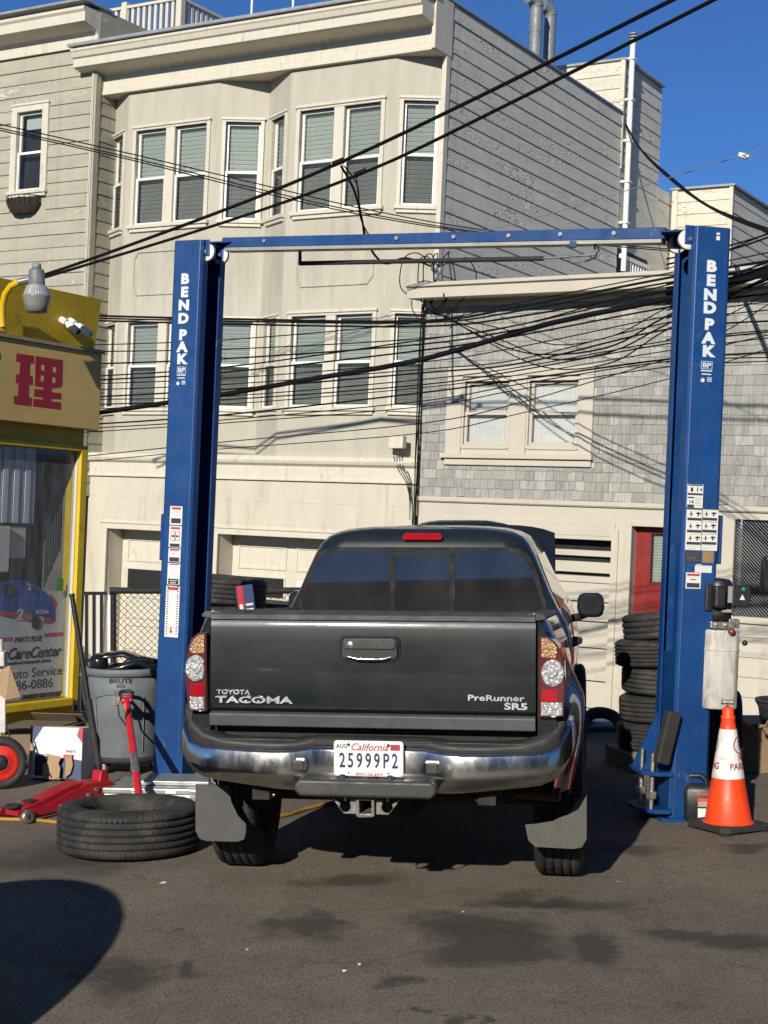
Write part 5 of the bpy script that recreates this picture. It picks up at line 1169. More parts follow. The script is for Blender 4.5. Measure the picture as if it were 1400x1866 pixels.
for s_ in (-1, 1):                            # side glass
    vs = []
    for (z, hw) in ((1.29, .793), (1.40, .7375), (1.50, .6975), (1.60, .657)):
        y0, y1 = 2.3 + (z - 1.3) * .25, 3.95 - (z - 1.29) * 1.6; vs += [(s_ * (hw + .003), y0, z), (s_ * (hw + .003), y1, z)]
    fs = [(2 * i, 2 * i + 1, 2 * i + 3, 2 * i + 2) for i in range(3)]
    obj('side_glass', MB().add(vs, fs if s_ > 0 else [f[::-1] for f in fs]), M_tint, cabo)
    obj('door_handle', MB().tube([(s_ * .865, 2.52, 1.06), (s_ * .905, 2.56, 1.075), (s_ * .905, 2.68, 1.08), (s_ * .865, 2.72, 1.08)], .016, 8), M_trim, cabo)
    obj('fender', MB().loft([ring(z, hw, 4.26, y1, .1) for z, hw, y1 in ((.45, .2, 5.2), (.6, .2, 5.25), (.95, .2, 5.25), (1.05, .19, 5.2), (1.1, .15, 5.15))], M=T((s_ * .66, 0, 0))), M_paint, tr_)
    mr = obj('mirror', MB().loft([ring(z, hw, -.06 * k_, .07 * k_, .05 * k_, 4) for z, hw, k_ in ((-.08, .052, .7), (-.066, .076, .95), (-.02, .09, 1.0), (.04, .086, 1.0), (.066, .072, .95), (.08, .045, .7))], M=T((s_ * .965, 3.4, 1.253))), M_paint, tr_)
    obj('mirror_glass', MB().prism(rrect(-.074, .07, -.06, .06, .035), -.066, -.062, M=T((s_ * .965, 3.4, 1.253))), cached('mirglass', lambda: mat('mirror_glass', (.03, .034, .038), .08, .3)), mr)
    obj('mirror_arm', MB().tube([(s_ * .80, 3.55, 1.15), (s_ * .88, 3.5, 1.165), (s_ * .93, 3.42, 1.19)], .026, 8), M_trim, mr)
# raised hood with its scoop
HA = R(36.5)
def hood_pt(u, t, h_): return (u, 4.22 + t * math.cos(HA) - h_ * math.sin(HA), 1.10 + t * math.sin(HA) + h_ * math.cos(HA))
rings = []
for t in [i / 10 for i in range(11)]:
    t_ = t * 1.08; hw = .70 - .02 * t ** 3; rr_ = []
    for q in range(17):
        u = -1 + q / 8; h_ = .05 * (1 - u ** 4) - .03 * abs(u) ** 6 - .03 * max(0, t - .85) * 6.0 * .3
        rr_.append(hood_pt(u * hw, t_, h_))
    rings.append(rr_)
mb = MB(); mb.loft(rings, closed=False); mb.loft([[(x, y + .02, z - .035) for x, y, z in r2] for r2 in rings[::-1]], closed=False)
for e in (0, -1): mb.loft([[r2[e] for r2 in rings], [(r2[e][0], r2[e][1] + .02, r2[e][2] - .035) for r2 in rings]], closed=False)
mb.loft([rings[-1], [(x, y + .02, z - .035) for x, y, z in rings[-1]]], closed=False)
hood = obj('open_hood', mb, M_paint, tr_)
sr = []
for t, hgt in ((.45, .0), (.55, .05), (.75, .075), (1.0, .08), (1.05, .06), (1.07, .0)):
    sr.append([hood_pt(-.03 + u * (.36 - .05 * (1 - t)), t, .045 + hgt * max(0, 1 - abs(u) ** 5)) for u in [-1 + q / 6 for q in range(13)]])
obj('hood_scoop', MB().loft(sr, closed=False), M_paint, hood)
obj('hood_prop', MB().tube([(.5, 5.0, 1.05), (.45, 5.02, 1.6)], .008, 6), M_steel, hood)
obj('engine_bay', MB().box(-.5, .5, 4.3, 5.2, .5, .95), M_under, tr_); obj('front_end', MB().box(-.80, .80, 5.2, 5.32, .45, 1.0), M_paint, tr_, bevel=.05)
# --- wheels
def tyre_mesh(r_, w_, rin, grooves=4, n=56, mt=M_tyre):
    mb = MB(); h_ = w_ / 2; pr = [(rin, -h_ * .72), (rin + .02, -h_ * .92), (rin + (r_ - rin) * .45, -h_), (r_ - .035, -h_ * .95), (r_ - .012, -h_ * .84)]
    seg = 2 * h_ * .84 / (grooves + 1); gw_ = .009
    pr.append((r_ - .004, -h_ * .76))
    for k in range(grooves):
        z = -h_ * .84 + seg * (k + 1); pr += [(r_, z - gw_ / 2 - .001), (r_ - .010, z - gw_ / 2), (r_ - .010, z + gw_ / 2), (r_, z + gw_ / 2 + .001)]
    pr += [(r_ - .004, h_ * .76), (r_ - .012, h_ * .84), (r_ - .035, h_ * .95), (rin + (r_ - rin) * .45, h_), (rin + .02, h_ * .92), (rin, h_ * .72)]
    mb.lathe(pr, n); 
    # shoulder sipes: thin dark cuts that follow the shoulder
    for k in range(int(n * 1.5)):
        Ms = RZ(360 * k / int(n * 1.5))
        for sg_ in (-1, 1):
            pl = [(r_ + .0007, .60 * h_), (r_ - .0033, .76 * h_), (r_ - .0113, .84 * h_), (r_ - .034, .95 * h_ + .0007)]
            vs = [(a, dy_, z * sg_) for a, z in pl for dy_ in (-.0016, .0016)]
            mb.add(vs, [(2 * i, 2 * i + 1, 2 * i + 3, 2 * i + 2) for i in range(3)], 1, False, Ms)
    for k in range(grooves - 1):                # slanted cuts across the inner ribs
        za, zb = -h_ * .84 + seg * (k + 1) + gw_ / 2 + .002, -h_ * .84 + seg * (k + 2) - gw_ / 2 - .002
        for q in range(int(n * 1.1)):
            mb.add([(r_ + .0007, -.0013, za), (r_ + .0007, .0013, za), (r_ + .0007, .0093, zb), (r_ + .0007, .0067, zb)], [(0, 1, 2, 3)], 1, False, RZ(360 * (q + .5 * (k % 2)) / int(n * 1.1)))
    mb.lathe([(rin, -h_ * .72), (rin, h_ * .72)], n)
    return mb.mesh('tyre', [mt, M_ink])
TM = tyre_mesh(.388, .25, .215)
mb = MB(); mb.lathe([(.215, -.10), (.20, -.08), (.19, .02), (.10, .05), (.06, .06), (.001, .06)], 32); mb.lathe([(.215, .09), (.2, .1), (.19, .05), (.1, .045)], 32)
RM = mb.mesh('rim', mat('steel_rim', (.18, .18, .17), .45, .6))
for nm, x, y in (('rear', -.82, AX), ('rear', .82, AX), ('front', -.80, AX + 3.23), ('front', .80, AX + 3.23)):
    WMx = MT @ T((x, y, WR)) @ RY(90 if x > 0 else -90)
    ty = obj('wheel', TM, None, tr_, WMx); obj('rim', RM, None, ty, WMx)
obj('rear_axle', MB().tube([(-.72, AX, WR), (.72, AX, WR)], .045, 12).ball((.0, AX, WR), .14, 8), M_under, tr_)
for s_ in (-1, 1):
    obj('frame_rail', MB().box(s_ * .52 - .04, s_ * .52 + .04, .15, 5.0, .52, .64), M_under, tr_); obj('leaf_spring', MB().tube([(s_ * .60, .45, .52), (s_ * .60, .8, .46), (s_ * .60, AX, .44), (s_ * .60, 1.6, .47), (s_ * .60, 1.85, .55)], .03, 8), M_under, tr_)
    obj('shackle_bolt', MB().tube([(s_ * .50 - .035, .2, .535), (s_ * .50 + .035, .2, .535)], .010, 8).lathe([(.001, 0), (.018, 0), (.018, .014), (.001, .014)], 6, M=T((s_ * .50 - .02, .2, .535)) @ RY(90), sm=False).lathe([(.001, 0), (.018, 0), (.018, .014), (.001, .014)], 6, M=T((s_ * .50 + .008, .2, .535)) @ RY(90), sm=False), M_steel, tr_)
obj('tail_pipe', MB().tube([(.18, 1.4, .5), (.3, .9, .52), (.45, .62, .52), (.72, .52, .515), (.84, .5, .512)], .032, 12), M_rust, tr_)
obj('spare_wheel', TM, None, tr_, MT @ T((0, 1.95, .56)) @ Matrix.Scale(.9, 4)); obj('muffler', MB().box(.2, .55, 2.3, 3.0, .4, .55), M_under, tr_, bevel=.05); obj('floor_pan', MB().box(-.7, .7, 2.1, 4.9, .5, .52), M_under, tr_)
# ------------------------------------------------------------------ loose things on the forecourt
M_inner = mat('tyre_inner', (.05, .042, .036), .85, var=.2)
def tyre(name, label, M, r_=.335, w_=.215, rin=.205, g=4, group=None):
    me = cached(('tyre', r_, w_, rin, g), lambda: tyre_mesh(r_, w_, rin, g))
    return obj(name, me, None, None, M, label=label, cat='tyre', group=group)
gt = GP(233, 1578); 
tyre('tyre', 'big worn tyre lying flat on the asphalt behind the red jack handle', T((-1.40, 8.44, .13)) @ RX(-1.5) @ RZ(20), .388, .26, .235, 5)
# stack beside the right column
sx_, sy_ = (1212 - CX) / F * 11.35, 11.35
obj('wood_block', MB().box(-.36, .30, -.3, .3, 0, .13), mat('weathered_wood', (.30, .24, .16), .85, var=.35, vs=4, stretch=(1, 6, 6)), None, T((sx_, sy_, 0)) @ RZ(12), bevel=.01, label='weathered wooden block under the tyre stack by the right lift column', cat='wood block')
for i, lab in enumerate(('bottom tyre, on the wooden block, of the stack by the right lift column', 'second tyre from the bottom of the stack by the right lift column', 'middle tyre of the five stacked by the right lift column', 'fourth tyre up, under the tilted top one, by the right lift column', 'tilted top tyre of the stack by the right lift column')):
    dx = (-.02, .0, .015, -.035, .02)[i]; tl = (0, 1.5, -1, 2.0, 5.5)[i]
    tyre('tyre', lab, T((sx_ + dx, sy_ + random.uniform(-.02, .02), .13 + .1 + i * .203)) @ RY(-tl) @ RX(-tl * .6) @ RZ(40 * i), .335, .20, .20, (5, 4, 4, 5, 3)[i], 'tyres stacked by the right column')
# stacks behind the left column
for (px, d, n, nm) in ((408, 12.3, 6, 'tall'), (492, 13.0, 5, 'lower')):
    for i in range(n):
        x = (px - CX) / F * d
        top = i == n - 1
        lab = ('topmost tyre of the %s stack seen past the left lift column over the tailgate' % nm) if top else ('tyre under the topmost one in the %s stack past the left lift column' % nm)
        tyre('tyre', lab, T((x + random.uniform(-.03, .03), d + random.uniform(-.03, .03), .112 + i * (.228 if n == 6 else .225))) @ RY(5 if top else random.uniform(-1, 1)) @ RZ(33 * i), .35, .222, .21, 4, 'tyres in the %s stack behind the left column' % nm)
# tyre standing behind the cone, tyre on a plastic-wrapped bundle
tyre('tyre', 'tyre standing upright behind the traffic cone beside the oil tank', T((PX(1322, 1350, 10.3).x, 10.3, .335)) @ RZ(-12) @ RY(90), .335, .22, .20, 5)
bw_ = GP(1100, 1326)
obj('plastic_sheet', MB().loft([[(a * k_ * random.uniform(.9, 1.08), b * k_ * random.uniform(.9, 1.08), z + random.uniform(0, .02)) for a, b in ((-.3, -.2), (-.1, -.25), (.12, -.22), (.3, -.2), (.34, 0), (.3, .2), (0, .24), (-.3, .2), (-.34, 0))] for z, k_ in ((0, 1), (.04, 1.02), (.075, .8), (.085, .4))], sm=False), mat('white_plastic_wrap', (.62, .60, .55), .35, var=.1), None, T((bw_.x, bw_.y, 0)), label='crumpled pale plastic sheet on the ground beyond the pickup', cat='plastic sheet')
obj('rubber_hose', MB().tube(smooth_path([GP(1050, 1345), PX(1068, 1312, 13.2), PX(1082, 1300, 13.2), PX(1105, 1300, 13.1), PX(1125, 1312, 13.0), GP(1140, 1345)], 6), .05, 12), M_rubber, label='thick black rubber hose arching over the pale plastic sheet', cat='hose')

# traffic cone
cn = PX(1327, 1508, 9.0); M_or = mat('cone_orange', (.80, .062, .012), .45, var=.12, vs=5, dirt=((.35, .05, .02), 8, .6, .9)); M_cw = mat('reflective_white', (.72, .70, .68), .55, var=.08, vs=40, dirt=((.5, .47, .44), 14, .5, .7), bmp=.3, bs=150)
cone = thing('traffic_cone', 'orange traffic cone with white reflective band and red NO PARKING print', 'cone', T((cn.x, 9.0, 0)) @ RZ(28))
base = [(-.18, -.14), (-.14, -.18), (.14, -.18), (.18, -.14), (.18, .14), (.14, .18), (-.14, .18), (-.18, .14)]
obj('base', MB().prism(base, .012, .045, 'z').box(-.17, -.1, -.17, -.1, 0, .013).box(.1, .17, -.17, -.1, 0, .013).box(-.17, -.1, .1, .17, 0, .013).box(.1, .17, .1, .17, 0, .013), M_rubber, cone, bevel=.006)
cr = lambda z: .135 - (.135 - .038) * (z - .05) / .60
obj('cone_body', MB().lathe([(.15, .045), (cr(.05), .055), (cr(.30), .30), (cr(.60), .60), (cr(.64), .64), (.042, .648), (.042, .66), (.034, .668), (.034, .70), (.03, .712), (.022, .712), (.022, .5)], 40), M_or, cone)
bd_ = obj('reflective_band', MB().lathe([(cr(.305) + .0015, .305), (cr(.588) + .0015, .588)], 40), M_cw, cone)
def wrap_text(s_, z, size, ang, sx=1.0, bold=.001):
    vs, fs = text_mesh(s_, size, .0006, 0, bold, 'CENTER', sx, 1.0); out = []
    for x, y, zz in vs:
        zz0 = z + y; r_ = cr(zz0) + .0022 + zz; a = R(ang) + x / cr(z); out.append((r_ * math.cos(a), r_ * math.sin(a), zz0))
    return out, fs
mb = MB()
a_r = -90 - 28 + 62
for s_, z, sz in (('PARKING', .375, .052), ('NO', .425, .045)): mb.add(*wrap_text(s_, z, sz, a_r, .9)); mb.add(*wrap_text(s_, z, sz, a_r - 180, .9))
for ca in (a_r, a_r - 180):
    for k in range(24):
        q = []
        for rr_ in (.045, .052):
            for kk_ in (k, k + 1):
                t = R(15 * kk_); z = .495 + rr_ * math.sin(t); aa = R(ca) + rr_ * math.cos(t) / cr(.495); r_ = cr(z) + .0024; q.append((r_ * math.cos(aa), r_ * math.sin(aa), z))
        mb.add(q, [(0, 1, 3, 2)])
    vs, fs = text_mesh('P', .07, .0006, 0, .001, 'CENTER', 1, 1); mb.add([((cr(.495 + y) + .0022 + zz) * math.cos(R(ca) + x / cr(.495)), (cr(.495 + y) + .0022 + zz) * math.sin(R(ca) + x / cr(.495)), .495 + y) for x, y, zz in vs], fs)
obj('band_print', mb, mat('cone_print', (.22, .02, .05), .5), bd_)
# oil jug
jp = PX(1277, 1500, 9.25); jug = thing('oil_jug', 'black plastic oil jug behind the traffic cone by the lift column', 'jug', T((jp.x, 9.25, 0)) @ RZ(-8))
jr = lambda z, hx, hy: [(x, y, z) for x, y, _ in ring(0, hx, -hy, hy, .025, 4)]
obj('jug_body', MB().loft([jr(0, .092, .055), jr(.01, .10, .06), jr(.185, .10, .06), jr(.21, .09, .05), jr(.225, .06, .035)]), M_blackp, jug)
obj('handle', MB().tube([(-.085, 0, .19), (-.085, 0, .25), (-.06, 0, .272), (.0, 0, .272), (.03, 0, .25), (.035, 0, .21)], .015, 8), M_blackp, jug); obj('cap', MB().lathe([(.022, 0), (.022, .03), (.001, .03)], 14, M=T((.065, 0, .21))), M_blackp, jug)
lb = obj('label', MB().quad(-.02, .085, -.0605, .095, .125).quad(-.02, .085, -.0605, .03, .085, 1).quad(-.02, .085, -.061, .125, .145, 2), [M_dgrey, M_dwhite, M_or], jug)
obj('label_text', MB().text('91 MOT', .026, T((.02, -.0612, .168)) @ FACE_Y, 0, .0004, .1, .0005, 'CENTER', 1.0), M_or, lb, WM[jug.name])
# cardboard on the right edge
M_kraft = mat('kraft_card', (.34, .23, .13), .8, var=.1, vs=3, dirt=((.2, .14, .09), 3, .5, .85))
cb = thing('open_carton', 'brown open carton with flaps beside the wall past the traffic cone', 'carton', T((PX(1378, 1405, 11.2).x, 11.2, 0)) @ RZ(35))
for nm, a in (('panel', (-.16, .16, -.16, -.155, .02, .32)), ('panel', (-.16, .16, .155, .16, .02, .30)), ('panel', (-.16, -.155, -.155, .155, .02, .3)), ('panel', (.155, .16, -.155, .155, .02, .3)), ('panel', (-.16, .16, -.16, .16, .0, .019))): obj(nm, MB().box(*a), M_kraft, cb)
obj('flap', MB().box(0, .006, -.15, .15, 0, .15), M_kraft, cb, WM[cb.name] @ T((-.16, 0, .3)) @ RY(-60)); obj('flap', MB().box(0, .15, 0, .006, 0, .14), M_kraft, cb, WM[cb.name] @ T((-.1, -.16, .32)) @ RX(35))
gb = PX(1402, 1330, 11.9)
bkt = thing('grey_bin', 'grey plastic bin at the wall beyond the open carton', 'bin', T((gb.x + .12, 11.9, 0))); obj('bin_body', MB().lathe([(.15, 0), (.2, .36), (.22, .40), (.2, .40), (.14, .02)], 24), M_rubber, bkt); obj('bin_rim', MB().lathe([(.2, .4), (.225, .405), (.225, .43), (.2, .43)], 24, closed=True), M_trim, bkt)

# trash can on its dolly
tcx = PX(232, 1400, 11.1); M_can = mat('grey_can_plastic', (.135, .155, .165), .6, var=.12, vs=4, bmp=.12, bs=60, dirt=((.08, .08, .078), 5, .5, .85))
can = thing('trash_can', 'grey round BRUTE trash can on a wheeled dolly full of black plastic', 'trash can', T((tcx.x, 11.1, 0)))
zc0 = .11
obj('can_body', MB().lathe([(.001, zc0 + .005), (.235, zc0), (.242, zc0 + .02), (.262, .48), (.268, .52), (.268, .56), (.274, .60), (.277, .70), (.262, .70), (.255, .6), (.22, zc0 + .04)], 40), M_can, can)
obj('rim', MB().lathe([(.277, .70), (.295, .705), (.300, .735), (.296, .755), (.27, .755), (.265, .70)], 40, closed=True), M_can, can)
mb = MB(); ar = lambda a, z, r_: (r_ * math.sin(R(a)), -r_ * math.cos(R(a)), z)
mb.tube([ar(a, .585 - .035 * (abs(a + 5) / 40) ** 2, .2755) for a in range(-45, 36, 5)], .006, 6)
for a in (-45, 35): mb.tube([ar(a, z, .277 - (.585 - z) * .07) for z in [.56 - .03 * k for k in range(14)]], .004, 6)
obj('moulded_rib', mb, M_can, can)
obj('lettering', MB().add([((.279 + zz) * math.sin(x / .279), -(.279 + zz) * math.cos(x / .279), .675 + y) for x, y, zz in text_mesh('BRUTE', .045, .0006, 0, .001, 'CENTER', 1.25, 1)[0]], text_mesh('BRUTE', .045, .0006, 0, .001, 'CENTER', 1.25, 1)[1]), M_ink, can)
obj('badge', MB().box(-.03, .03, -.2795, -.275, .633, .64).box(-.03, .03, -.2795, -.275, .648, .652), M_ink, can)
for s_ in (-1, 1): obj('handle', MB().tube([(s_ * .27, -.07, .68), (s_ * .32, -.05, .70), (s_ * .32, .05, .70), (s_ * .27, .07, .68)], .016, 8), M_can, can)
dol = obj('dolly', MB().lathe([(.001, .085), (.24, .085), (.258, .095), (.262, .13), (.252, .13), (.246, .10), (.001, .10)], 36), M_rubber, can)
for a in (25, 97, 169, 241, 313):
    c_ = ar(a, 0, .2); Mx = WM[can.name] @ T((c_[0], c_[1], 0)) @ RZ(a * 1.7)
    cs = obj('caster', MB().lathe([(.001, -.012), (.038, -.012), (.042, 0), (.038, .012), (.001, .012)], 18, M=T((0, 0, .042)) @ RX(90)), M_rubber, dol, Mx)
    obj('caster_fork', MB().box(-.02, .02, -.02, -.014, .035, .086).box(-.02, .02, .014, .02, .035, .086), M_steel, dol, Mx)
# black parts sticking out of the can
M_gblk = mat('gloss_black_plastic', (.010, .011, .013), .22, var=.3, coat=.5)
tp = thing('plastic_car_trim', 'glossy black car trim pieces piled in the grey trash can', 'car parts', T((tcx.x, 11.1, .70)))
def bent(pts, w_, n):
    mb = MB(); rr = []
    for k, (x, y, z) in enumerate(pts): rr.append([(x, y - w_ / 2, z), (x, y - w_ * .3, z + .035), (x, y + w_ * .3, z + .035), (x, y + w_ / 2, z), (x, y + w_ * .3, z + .02), (x, y - w_ * .3, z + .02)])
    mb.loft(rr); return mb
obj('trim_piece', bent([(-.22, 0, .02), (-.19, .0, .08), (-.15, 0, .12), (-.02, .02, .13), (.1, 0, .09), (.22, 0, .06)], .26, 6), M_gblk, tp)
obj('trim_piece', bent([(-.05, -.1, .03), (.03, -.1, .09), (.12, -.08, .10), (.24, -.06, .075), (.3, -.05, .06)], .12, 5), M_gblk, tp)
obj('trim_piece', MB().lathe([(.05, 0), (.07, .03), (.065, .12), (.04, .15), (.001, .15)], 14, M=T((-.19, -.05, .0)) @ RX(12)), M_gblk, tp)
obj('trim_piece', MB().tube([(-.12, -.16, .04), (-.02, -.19, .06), (.1, -.17, .10), (.2, -.12, .05)], .022, 8), M_gblk, tp)
obj('trim_piece', MB().box(-.2, .2, -.15, .15, -.06, .02), M_rubber, tp)

# red floor jack with black handle
jk_a, jk_b = Vector((-2.22, 9.22, 0)), Vector((-1.80, 9.80, 0)); jd = (jk_b - jk_a); jl = jd.length
JM = T(jk_a) @ RZ(math.degrees(math.atan2(jd.y, jd.x))) @ Matrix.Scale(.82, 4)
M_jred = mat('jack_red', (.36, .012, .022), .38, var=.18, vs=7, dirt=((.10, .02, .02), 7, .55, .85))
jack = thing('floor_jack', 'red hydraulic floor jack with a long black padded handle', 'jack', JM)
side = [(-.05, .045), (.02, .03), (.5, .05), (.86, .10), (.90, .14), (.88, .185), (.62, .205), (.45, .17), (.2, .10), (-.02, .085)]
for s_ in (-1, 1): obj('side_plate', MB().prism(side, s_ * .115 - .006, s_ * .115 + .006), M_jred, jack, bevel=.003)
obj('lift_arm', MB().prism([(-.02, .085), (.15, .12), (.42, .185), (.62, .215), (.64, .17), (.45, .13), (.2, .07), (-.02, .05)], -.07, .07), M_jred, jack, bevel=.006); obj('tank_cover', MB().prism([(.62, .08), (.88, .11), (.88, .19), (.62, .205)], -.108, .108), M_jred, jack, bevel=.006)
obj('saddle', MB().lathe([(.001, .10), (.055, .10), (.06, .125), (.045, .125), (.04, .112), (.001, .112)], 20), M_under, jack); obj('tray', MB().box(.12, .34, -.05, .05, .125, .135), M_under, jack)
for s_ in (-1, 1):
    obj('front_wheel', MB().lathe([(.02, -.02), (.05, -.02), (.052, 0), (.05, .02), (.02, .02)], 20, M=T((.0, s_ * .15, .052)) @ RX(90)), M_steel, jack)
    for bx_ in ((.70, .15), (.62, .12), (.35, .075)): obj('bolt', MB().tube([(bx_[0], s_ * .12, bx_[1]), (bx_[0], s_ * .135, bx_[1])], .017, 10), M_steel, jack)
    obj('rear_caster', MB().lathe([(.01, -.012), (.035, -.012), (.035, .012), (.01, .012)], 14, M=T((.84, s_ * .09, .036)) @ RX(90)), M_steel, jack)
obj('handle_socket', MB().prism([(.80, .16), (.92, .16), (.89, .27), (.83, .27)], -.05, .05), M_jred, jack, bevel=.01)
h0 = JM @ Vector((.86, 0, .22)); h1 = PX(131, 1082, h0.y + .05); dv = h1 - h0
ha = obj('handle', MB().tube([h0, h0 + dv * .03, h0 + dv], .016, 12), M_blackp, jack, I4); obj('handle_sleeve', MB().tube([h0 + dv * .06, h0 + dv * .42], .023, 12), M_rubber, ha, I4); obj('handle_cap', MB().tube([h0 + dv * .985, h0 + dv * 1.0], .019, 12), M_blackp, ha, I4)
# second jack handle leaning on the can
b0 = Vector(((262 - CX) / F * 8.95, 8.95, .0)); b1 = PX(229, 1262, 10.70); hv = b1 - b0
jh = thing('jack_handle', 'loose red jack handle with a black loop grip leaning on the trash can', 'jack handle', T(b0))
obj('shaft', MB().tube([b0, b0 + hv * .94], .025, 6), mat('bright_red', (.55, .012, .02), .35, var=.1), jh, I4); obj('steel_band', MB().tube([b0 + hv * .37, b0 + hv * .50], .0265, 6), M_steel, jh, I4)
HMx = T(b0 + hv * .94) @ hv.to_track_quat('Z', 'Y').to_matrix().to_4x4()
c0 = b0 + hv * .93; upv = hv.normalized(); sdv = Vector((1, 0, 0))
obj('yoke', MB().tube([c0 - sdv * .03, c0 + sdv * .035], .024, 8).tube([c0 + sdv * .03, c0 + sdv * .035 + upv * .09], .012, 8).tube([c0 - sdv * .03, c0 - sdv * .035 + upv * .07], .012, 8), M_jred, jh, I4)
obj('loop_grip', MB().tube([c0 - sdv * .035 + upv * .07, c0 - sdv * .04 + upv * .13, c0 - sdv * .02 + upv * .155, c0 + sdv * .03 + upv * .155, c0 + sdv * .05 + upv * .13, c0 + sdv * .037 + upv * .09], .013, 8), M_rubber, jh, I4)
obj('valve_block', MB().box(-.025, .025, -.02, .02, -.03, .03), M_steel, jh, T(c0 - sdv * .07) @ RZ(10), bevel=.004); obj('valve_pin', MB().tube([c0 - sdv * .08, c0 - sdv * .08 + Vector((0, 0, .07))], .006, 6), M_steel, jh, I4); obj('hose', MB().tube([c0 - sdv * .06 - Vector((0, 0, .03)), c0 - sdv * .05 - Vector((0, .01, .1)), c0 - sdv * .0 - Vector((0, .02, .17))], .006, 6), M_rubber, jh, I4)
# silver case
M_case = mat('dull_aluminium', (.34, .35, .34), .42, .5, var=.12, vs=6, dirt=((.2, .2, .19), 5, .5, .85))
cs0 = GP(186, 1474); cse = thing('metal_case', 'low silver metal tool case behind the flat tyre', 'tool case', T((cs0.x, cs0.y + .05, 0)) @ RZ(-6))
obj('case_body', MB().box(0, .74, 0, .42, .005, .088), M_case, cse, bevel=.008); obj('case_lid', MB().box(-.008, .748, -.008, .428, .089, .125), M_case, cse, bevel=.008)
for q in range(6): obj('panel', MB().box(.04 + q * .115, .13 + q * .115, -.006, -.0005, .02, .075), M_case, cse, bevel=.002)
obj('label', MB().box(.40, .47, -.0115, -.0088, .095, .12), M_dwhite, cse); obj('latch', MB().box(.18, .23, -.016, -.0085, .07, .115), M_steel, cse, bevel=.003); obj('latch', MB().box(.56, .61, -.016, -.0085, .07, .115), M_steel, cse, bevel=.003)
obj('lid_tray', MB().box(.16, .70, .1, .4, .1255, .155), M_case, cse, bevel=.006)
# torn printed box and the brown carton behind it
M_bw = mat('printed_card_white', (.66, .65, .63), .6, var=.05); M_bb = mat('printed_card_blue', (.03, .05, .12), .5); M_br = mat('printed_card_red', (.45, .03, .04), .5)
pbx = GP(104, 1424); pb2 = thing('torn_box', 'white and navy printed box with torn brown cardboard front', 'box', T((pbx.x, pbx.y + .15, 0)) @ RZ(-10) @ RX(-6))
obj('box_body', MB().box(-.19, .19, -.12, .14, 0, .355), M_bw, pb2, bevel=.004)
obj('printed_panel', MB().prism([(-.192, .20), (-.192, .36), (-.10, .36), (-.15, .28)], -.1235, -.1205), M_bb, pb2); obj('printed_panel', MB().prism([(.0, .0), (.19, .0), (.19, .13), (.06, .15), (.0, .12)], -.1235, -.1205), M_bb, pb2)
obj('printed_panel', MB().prism([(.15, .30), (.192, .25), (.192, .355), (.165, .355)], -.1235, -.1205), M_br, pb2); obj('printed_panel', MB().prism([(.05, .13), (.12, .15), (.14, .165), (.06, .17)], -.1245, -.1237), M_br, pb2)
for q, (x, z, s_) in enumerate(((-.07, .16, 'AUTO'), (.11, .19, 'PARTS'))): obj('print', MB().text(s_, .025, T((x, -.1245, z)) @ FACE_Y, 0, .0003), M_bb, pb2, WM[pb2.name] @ T((0, 0, 0)) if False else WM[pb2.name])
obj('torn_flap', MB().prism([(-.07, .0), (.05, .01), (.055, .08), (.04, .11), (.06, .155), (-.03, .17), (-.04, .12), (-.075, .10)], -.17, -.165), M_kraft, pb2); obj('torn_flap', MB().prism([(.06, .01), (.10, .04), (.115, .10), (.10, .18), (.085, .15), (.06, .165), (.065, .09)], -.165, -.158), M_kraft, pb2, WM[pb2.name] @ RZ(8)); obj('torn_flap', MB().prism([(-.19, .03), (-.16, .02), (-.155, .22), (-.18, .25)], -.15, -.145), M_kraft, pb2)
obj('hole', MB().prism([(-.15, .02), (.0, .02), (.0, .15), (-.15, .16)], -.1245, -.1237), M_ink, pb2); obj('torn_base', MB().box(-.08, .06, -.17, -.12, .0, .006), M_kraft, pb2)
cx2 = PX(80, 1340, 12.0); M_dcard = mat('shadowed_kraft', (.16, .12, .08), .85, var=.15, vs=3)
ct2 = thing('flattened_carton', 'dull brown carton with loose flaps behind the white printed box', 'carton', T((cx2.x, 12.0, 0)) @ RZ(-12))
obj('carton_body', MB().box(-.26, .26, -.15, .2, 0, .22), M_dcard, ct2, bevel=.004)
obj('flap', MB().add([(-.26, -.15, .222), (.26, -.15, .222), (.28, -.28, .235), (-.1, -.28, .22), (-.28, -.27, .205)], [(0, 1, 2, 3, 4)]).add([(-.26, -.15, .216), (.26, -.15, .216), (.28, -.28, .229), (-.1, -.28, .214), (-.28, -.27, .199)], [(4, 3, 2, 1, 0)]), M_dcard, ct2); obj('flap', MB().box(-.15, .28, .0, .006, 0, .12), M_dcard, ct2, WM[ct2.name] @ T((0, .19, .22)) @ RX(55))
# hand cart at the left edge
hc = GP(6, 1440); cart = thing('hand_cart', 'hand cart with a red-rimmed black wheel at the kiosk wall', 'cart', T((hc.x - .03, hc.y + .05, 0)))
WMc = WM[cart.name] @ T((0, 0, .178)) @ RZ(14) @ RX(90)
wt = obj('wheel', MB().lathe([(.122, -.04), (.145, -.05), (.172, -.035), (.178, 0), (.172, .035), (.145, .05), (.122, .04)], 40, closed=True), M_rubber, cart, WMc)
obj('rim', MB().lathe([(.124, .02), (.118, .03), (.10, .034), (.06, .030), (.055, .04), (.055, -.03), (.124, -.02)], 32, closed=True), mat('rim_red', (.52, .02, .014), .4, var=.12, dirt=((.6, .5, .45), 14, .68, .74)), wt, WMc); obj('hub', MB().lathe([(.001, .042), (.035, .042), (.048, .036), (.05, .0)], 24), M_blackp, wt, WMc)
M_cartw = mat('worn_white_paint', (.55, .53, .48), .6, dirt=((.22, .14, .09), 8, .55, .75))
